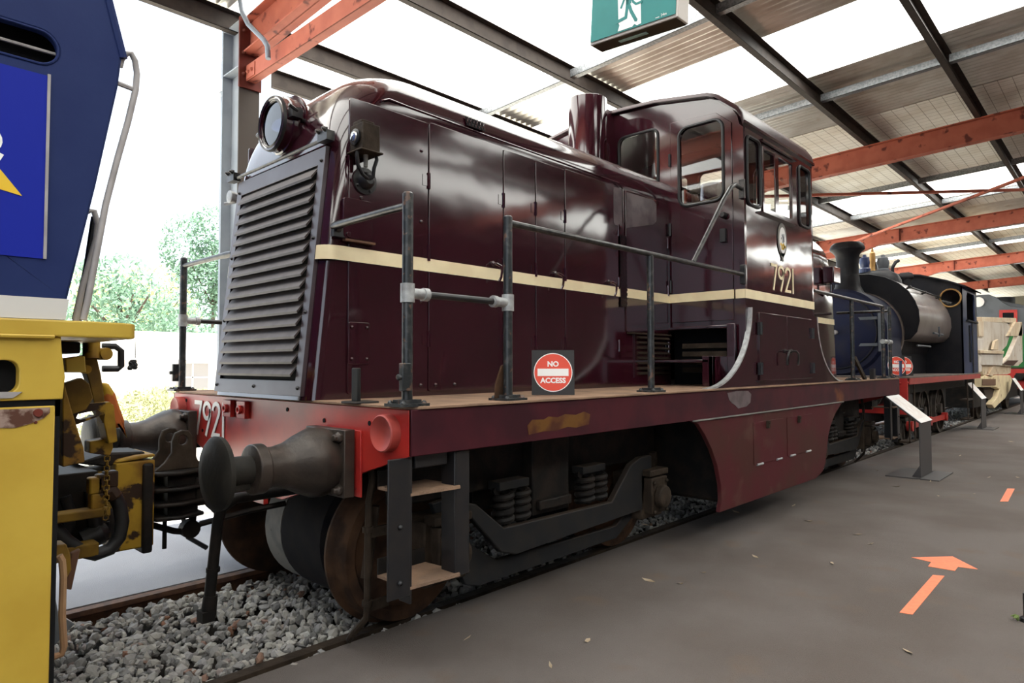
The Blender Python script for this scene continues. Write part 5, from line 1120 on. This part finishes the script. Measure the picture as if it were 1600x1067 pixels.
# right-hand wall with an open band under the eaves
mb = MB(); mb.span((-9, -12.2, 0), (40, -12.1, 5.55)); struct('wall_right', mb, mat('dark_wall_cladding', (.07, .058, .052), .6, col2=(.055, .045, .042), nscale=1.5))
mb = MB(); mb.span((40, -12.1, 0), (40.1, .8, 5.4)); struct('wall_back', mb, mat('pale_end_wall', (.16, .15, .12), .7))

# ================================================================== signs, plinths, floor marks
def no_access(root_o, cx, ax, az, nrm, W, H, board=True, par=None, R=None):
    """board with red disc; cx = bottom centre"""
    c = V(cx); ax, az, n = V(ax), V(az), V(nrm); R = R or W*.455
    lab = None
    t = root_o
    if board:
        mb = MB(); mb.prism([c-ax*W/2, c+ax*W/2, c+ax*W/2+az*H, c-ax*W/2+az*H], -n*.006); obj('backing_board', mb, SIGNBLACK, t)
    cc = c+az*(H/2)
    mb = MB(); mb.prism([cc+n*.001+ax*R*math.cos(2*PI*k/48)+az*R*math.sin(2*PI*k/48) for k in range(48)], n*.002); d = obj('white_rim', mb, SIGNWHITE, t)
    r2 = R*.955
    mb = MB(); mb.prism([cc+n*.003+ax*r2*math.cos(2*PI*k/48)+az*r2*math.sin(2*PI*k/48) for k in range(48)], n*.002); d = obj('red_disc', mb, SIGNRED, t)
    mb = MB(); mb.prism([cc+n*.005+ax*a*R*.80+az*(b*R*.19) for a, b in ((-1, -1), (1, -1), (1, 1), (-1, 1))], n*.002); obj('white_bar', mb, SIGNWHITE, d)
    for word, dz in (('NO', .42), ('ACCESS', -.43)): mb = MB(); mb.mesh(text_mesh(word, R*.37, .001, R*.014), basis(cc+n*.006+az*R*dz, ax, az)); o = obj('lettering', mb, SIGNWHITE, d, fixn=False); o['label'] = 'white word '+word
B0, B1 = at(833, 618, z=ZD+.003), at(898, 617, z=ZD+.003)
def board(label, c, axd, lean, W, H, R=None):
    ax = V(axd).normalized(); n0 = V((ax.y, -ax.x, 0)); az = (V((0, 0, 1))-n0*lean).normalized(); n = ax.cross(az)
    t = thing('no_access_sign', label, 'sign', c, 'no access signs')
    no_access(t, c, ax, az, n, W, H, True, R=R); return t
c = V((1.324, -1.19, ZD+.004))
board('black board with round red NO ACCESS sign standing on the maroon deck', c, (.18, -.20, 0), .10, .27, .285)
c2 = V((10.30, -1.05, 1.264)); board('round red NO ACCESS sign on the steam running plate', c2, (.6, -.55, 0), .12, .30, .335, .155)
c3 = V((10.75, -1.06, 1.264)); board('second NO ACCESS sign half hidden behind the steam lamp iron', c3, (.6, -.50, 0), .12, .30, .335, .155)

def plinth(label, x0, x1, yf, zf, yb_, zb_):
    xm = (x0+x1)/2
    t = thing('information_plinth', label, 'plinth', (xm, yf, 0), 'information plinths')
    mb = MB(); mb.span((x0, yf, .012), (x1, yf+.012, zf)); mb.prism([(x0, yf+.012, .012), (x0, yf+.012, .16), (x0, yf+.10, .012)], (.012, 0, 0)); obj('post', mb, PLINTH, t)
    mb = MB(); mb.span((x0-.12, yf-.22, 0), (x1+.12, yf-.01, .012)); mb.span((x0-.12, yf+.0, 0), (x1+.12, yf+.38, .012)); obj('base_plate', mb, PLINTH, t)
    d = V((0, yb_-yf, zb_-zf)).normalized(); up = V((0, -d.z, d.y)); L = math.hypot(yb_-yf, zb_-zf)
    A = V((x0, yf, zf)); B = V((x1, yf, zf))
    mb = MB(); mb.prism([A-d*.02, B-d*.02, B+d*L, A+d*L], -up*.018); obj('plaque_holder', mb, PLINTH, t)
    mb = MB(); mb.prism([A-d*.02+up*.001, B-d*.02+up*.001, B+d*L+up*.001, A+d*L+up*.001], up*.006); o = obj('plaque', mb, PAPER, t)
    mb = MB(); e = V((.035, 0, 0)); mb.prism([A+d*.05+e+up*.007, B+d*.05-e+up*.007, B+d*(L-.05)-e+up*.007, A+d*(L-.05)+e+up*.007], up*.001); obj('printed_text', mb, PLAQUE_PRINT, o)
plinth('charcoal information plinth with white tilted plaque in front of the red buffer beam', 7.86, 8.50, -1.85, .715, -1.47, 1.03)
plinth('slim information plinth beside the black steam locomotive', 16.1, 16.75, -1.36, .69, -1.10, 1.03)
plinth('information plinth farthest along the pavement in front of the cream wagon', 22.2, 22.85, -1.46, .70, -1.27, 1.04)
def mark(name, pts, label, grp=True):
    mb = MB(); mb.prism([at(u, v, z=.001) for u, v in pts], (0, 0, .002)); o = obj(name, mb, TAPE); tag(o, label, 'floor marking', 'orange floor markings'); recenter(o)
mark('arrow_marking', ((1424, 871), (1488.5, 869.5), (1528, 889.5), (1497, 885.8), (1492, 892), (1450, 885), (1455, 878.3)), 'orange arrow head stuck on the pavement')
mark('strip_marking', ((1457.6, 898.4), (1475.9, 900), (1426, 960.3), (1405.4, 957.2)), 'orange strip below the arrow head on the pavement')
mark('dash_marking', ((1573.9, 763.3), (1585.6, 763.6), (1575.2, 783.6), (1562.5, 783.6)), 'short orange dash farther along the pavement')
rl_ = random.Random(5)
for (u, v) in ((1418, 1018), (1338, 835), (1262, 814), (1454, 752), (1545, 746), (1521, 772), (1466, 775), (918, 1001), (730, 998), (1013, 907), (1062, 912), (1098, 895), (1370, 735), (1240, 790), (1180, 870), (1500, 712), (1580, 690), (1300, 880), (1150, 800), (1400, 760), (1360, 850), (1590, 746), (860, 1040), (1008, 760+60), (1478, 740)):
    p = at(u, v, z=.002); a = rl_.uniform(0, 6.28); L = rl_.uniform(.025, .05); w = L*.28
    mb = MB(); ex = V((math.cos(a), math.sin(a), 0)); ey = V((-ex.y, ex.x, 0)); h = V((0, 0, 1))
    mid = [p+h*.008, p+h*.012]
    mb.face([p-ex*L, p-ex*L*.3+ey*w, p+ex*L*.4+ey*w*.8, p+ex*L+h*.012, p+ex*L*.4-ey*w*.8+h*.006, p-ex*L*.3-ey*w+h*.006])
    o = obj('leaf', mb, LEAFMAT); tag(o, 'small dry leaf lying on the brown pavement', 'leaf', 'dry leaves on the pavement'); recenter(o)
# exit sign hanging from the first beam
ex_ = thing('exit_sign', 'green running man exit sign hanging from the roof', 'sign', (.85, -2.12, 3.05))
XS = .80
def ep(u, v, d=0): p = at(u, v, x=XS); p.x -= d; return p
bl, br = ep(921, 71), ep(1058, 25); ax = (br-bl).normalized(); az = V((0, -ax.z, ax.y)); az = az if az.z > 0 else -az
Wd = (br-bl).length; Hh = .30
mb = MB(); mb.prism([bl+V((.004, 0, 0)), br+V((.004, 0, 0)), br+az*Hh+V((.004, 0, 0)), bl+az*Hh+V((.004, 0, 0))], (.10, 0, 0)); obj('case', mb, EXITCASE, ex_, bevel=.004)
mb = MB(); mb.prism([bl+ax*.015-az*.004, br-ax*.015-az*.004, br-ax*.015+az*.004+V((0, 0, 0)), bl+ax*.015+az*.004], (.0, 0, 0.0001)); mb.bm.clear()
mb.prism([bl+ax*.01-az*.003+V((.012, 0, 0)), br-ax*.01-az*.003+V((.012, 0, 0)), br-ax*.01-az*.003+V((.10, 0, 0)), bl+ax*.01-az*.003+V((.10, 0, 0))], az*.004); ub = obj('underside', mb, EXITBASE, ex_)
mb = MB(); q = bl+ax*Wd*.30-az*.006+V((.04, 0, 0)); mb.prism([q, q+ax*.16, q+ax*.16+V((.022, 0, 0)), q+V((.022, 0, 0))], az*.003); obj('lamp_slot', mb, mat('pale_green_diffuser', (.5, .72, .65), .4), ub)
mb = MB(); mb.prism([bl+ax*.008+az*.012, br-ax*.008+az*.012, br-ax*.008+az*(Hh-.012), bl+ax*.008+az*(Hh-.012)], (-.004, 0, 0)); ff = obj('sign_face', mb, EXITGREEN, ex_)
def g8(pts): return [ep(900+a/8, b/8, .005) for a, b in pts]
mb = MB(); mb.prism(g8([(527, -190), (812, -260), (822, 295), (770, 320), (735, 305), (712, 338), (530, 400), (552, 320), (540, 300)]), (-.001, 0, 0)); dw = obj('door_pictogram', mb, SIGNWHITE, ff)
def g9(pts): return [ep(900+a/8, b/8, .0065) for a, b in pts]
mb = MB(); N_ = (1, 0, 0); e = (-.001, 0, 0)
mb.ribbon(g9([(655, -10), (648, 110), (632, 225), (510, 290)]), .0165, e, N_); mb.ribbon(g9([(670, 60), (700, 150), (762, 262)]), .0165, e, N_); mb.ribbon(g9([(745, 255), (775, 258)]), .012, e, N_)
mb.ribbon(g9([(665, -140), (668, 60)]), .030, e, N_); mb.ribbon(g9([(650, -110), (605, 20), (570, 115)]), .011, e, N_); mb.ribbon(g9([(680, -90), (725, 30), (760, 55), (835, 25)]), .011, e, N_)
cH = g9([(690, -205)])[0]; mb.prism([cH+V((0, .020*math.cos(2*PI*k/20), .020*math.sin(2*PI*k/20))) for k in range(20)], e); obj('running_man_pictogram', mb, EXITGREEN, ff)
mb = MB(); cc = ep(1038, 23, .005); Mx = basis(cc, ax, az); mb.mesh(text_mesh('24m', .018, .0005), Mx); obj('lettering', mb, SIGNWHITE, ff, fixn=False); mb = MB(); mb.ribbon([ep(1025, 29, .005), ep(1031, 27, .005)], .003, (-.001, 0, 0), N_); obj('dash_mark', mb, SIGNWHITE, ff)
mb = MB()
for k in (.2, .8): p = bl+ax*Wd*k+az*Hh+V((.05, 0, -.02)); mb.tube([p, V((p.x, p.y, rz(p.y, 3.1)))], .008, 8)
obj('hanging_rod', mb, GALVBAR, ex_)
# post and tuft at the right edge
t = thing('barrier_post', 'dark barrier post at the right edge of the pavement', 'post', (2.865, -3.384, 0))
mb = MB(); mb.tube([(2.865, -3.384, 0), (2.865, -3.384, .16)], .017, 12); obj('post', mb, BLACK, t); mb = MB(); mb.lathe([(0, .035), (.02, .033), (.03, .02)], (2.865, -3.384, 0), (0, 0, 1), n=16); obj('foot', mb, BLACK, t)
mb = MB(); r9 = random.Random(9)
for k in range(9): a = r9.uniform(1.2, 4.2); p = V((2.845, -3.345, .004)); d = V((math.cos(a), math.sin(a)*.6+.4, 0))*r9.uniform(.02, .035); mb.tube([p, p+d*.5+V((0, 0, .025)), p+d+V((0, 0, .015))], [.005, .008, .002], 5)
o = obj('weed_tuft', mb, LEAFGREEN); tag(o, 'small green weed at the foot of the dark post', 'plant'); recenter(o)

# ================================================================== outside
def leafcloud(name, parent, blobs, n, sz, mt, seed):
    r = random.Random(seed); vs, fs = [], []; tot = sum(b[3]*b[4]*b[5] for b in blobs)
    for (cx, cy, cz, rx, ry, rzz) in blobs:
        for _ in range(int(n*rx*ry*rzz/tot)):
            d = V((r.gauss(0, 1), r.gauss(0, 1), r.gauss(0, 1))).normalized()*(r.uniform(.45, 1)**.5)
            p = V((cx+d.x*rx, cy+d.y*ry, max(.02, cz+d.z*rzz))); a = V((r.uniform(-1, 1), r.uniform(-1, 1), r.uniform(-1, 1))).normalized(); b = a.orthogonal().normalized(); s_ = sz*r.uniform(.6, 1.3); k = len(vs)
            vs += [tuple(p-a*s_), tuple(p+b*s_*.45), tuple(p+a*s_), tuple(p-b*s_*.45)]; fs.append((k, k+1, k+2, k+3))
    me = bpy.data.meshes.new(name); me.from_pydata(vs, [], fs); me.materials.append(mt); me.transform(Matrix.Translation(-wloc(parent)))
    o = bpy.data.objects.new(name, me); COL.objects.link(o); o.parent = parent; return o
LV1 = translucent_mat('pale_green_foliage', (.42, .46, .20), (.50, .54, .22), .5); LV2 = translucent_mat('blue_green_foliage', (.15, .26, .20), (.20, .30, .20), .4); LV3 = translucent_mat('hedge_foliage', (.42, .40, .26), (.34, .36, .18), .4)
BARK = mat('bark', (.12, .09, .07), .9, col2=(.08, .06, .05), nscale=10)
def tree(name, label, x, y, h, r, mt, n, seed, sz=.13):
    t = thing(name, label, 'tree', (x, y, 0), 'trees beyond the shed'); rr_ = random.Random(seed)
    mb = MB(); mb.tube([(x, y, -.02), (x+.1, y, h*.4), (x, y+.1, h*.75)], [.18, .13, .06], 8)
    for k in range(5): a = rr_.uniform(0, 6.28); mb.tube([(x+.1, y, h*.42), (x+math.cos(a)*r*.5, y+math.sin(a)*r*.5, h*.7)], [.07, .03], 6)
    obj('trunk', mb, BARK, t)
    blobs = [(x+math.cos(k*1.26)*r*.5, y+math.sin(k*1.26)*r*.5, h*(.5+.12*(k % 3)), r*.55, r*.55, h*.2) for k in range(5)]+[(x, y, h*.82, r*.5, r*.5, h*.18)]
    leafcloud('foliage', t, blobs, n, sz, mt, seed)
def gp(u, y): p = at(u, 560, y=y); return p.x
tree('leafy_tree', 'bluish green tree seen beside the grey nose handrails', gp(185, 24), 24, 5.8, 2.4, LV2, 2600, 1)
tree('leafy_tree', 'pale yellow green tree above the yellow deck edge', gp(232, 35), 35, 7.2, 2.8, LV1, 2400, 2)
tree('leafy_tree', 'low green tree beside the far handrail post', gp(272, 29), 29, 4.9, 2.2, LV2, 2000, 3)
tree('leafy_tree', 'tall pale tree behind the radiator edge', gp(330, 41), 41, 12.5, 3.2, LV2, 6000, 4, .17)
tree('leafy_tree', 'pale tree behind the grey nose handrails', gp(140, 47), 47, 8.4, 2.4, LV1, 1800, 5)
for i, (u, y, h, w, lab) in enumerate(((222, 7.2, 1.15, .85, 'dry hedge bush behind the far buffer'), (262, 9.2, 1.15, .8, 'small dry bush beside the red beam end'), (310, 11.2, 1.0, .9, 'low dry bush behind the far handrail'))):
    t = thing('hedge_bush', lab, 'bush', (gp(u, y), y, -.02), 'dry bushes outside'); leafcloud('foliage', t, [(gp(u, y), y, h*.45, w, w*.8, h*.5)], 2600, .045, LV3, 20+i)
    mb = MB(); x = gp(u, y)
    for k in range(6): a = k*1.05; mb.tube([(x, y, -.02), (x+math.cos(a)*w*.5, y+math.sin(a)*w*.4, h*.5)], [.02, .008], 5)
    obj('stems', mb, BARK, t)
hx0, hx1, hyy = gp(205, 16.5), gp(420, 16.5), 16.5
t = thing('low_house', 'pale low house with long roof beyond the shed', 'house', ((hx0+hx1)/2, hyy+3, -.02))
mb = MB(); mb.span((hx0, hyy, -.02), (hx1, hyy+3.4, 1.65)); obj('wall', mb, mat('pale_house_wall', (.75, .72, .68), .8), t)
mb = MB(); mb.prism([(hx0-.3, hyy-.3, 1.62), (hx0-.3, hyy+1.7, 2.5), (hx0-.3, hyy+3.7, 1.62)], (hx1-hx0+.6, 0, 0)); obj('roof', mb, mat('pale_house_roof', (.72, .68, .64), .7), t)
for k in range(4):
    x = hx0+1.2+k*2.0; mb = MB(); mb.span((x, hyy-.02, .7), (x+.9, hyy+.01, 1.5)); w = obj('window', mb, mat('house_window', (.35, .33, .33), .3), t)
    mb = MB(); mb.span((x+.43, hyy-.03, .7), (x+.47, hyy, 1.5)); mb.span((x, hyy-.03, 1.08), (x+.9, hyy, 1.12)); obj('window_bar', mb, PAPER, w)

# ================================================================== light
W = bpy.data.worlds.new('World'); SC.world = W; W.use_nodes = True
bgn = W.node_tree.nodes['Background']; bgn.inputs[0].default_value = (.78, .88, 1.0, 1); bgn.inputs[1].default_value = SKY_STRENGTH
sd_ = bpy.data.lights.new('sun', 'SUN'); sd_.energy = SUN_STRENGTH; sd_.angle = math.radians(1.5); sd_.color = (1, .96, .90)
so = bpy.data.objects.new('sun', sd_); COL.objects.link(so); dr = V((.12, .05, -1)).normalized(); so.rotation_euler = dr.to_track_quat('-Z', 'Y').to_euler()
SC.view_settings.exposure = EXPOSURE
SC.cycles.max_bounces = 8; SC.cycles.diffuse_bounces = 4; SC.cycles.transparent_max_bounces = 12; SC.cycles.sample_clamp_indirect = 6
SC.cycles.use_denoising = True
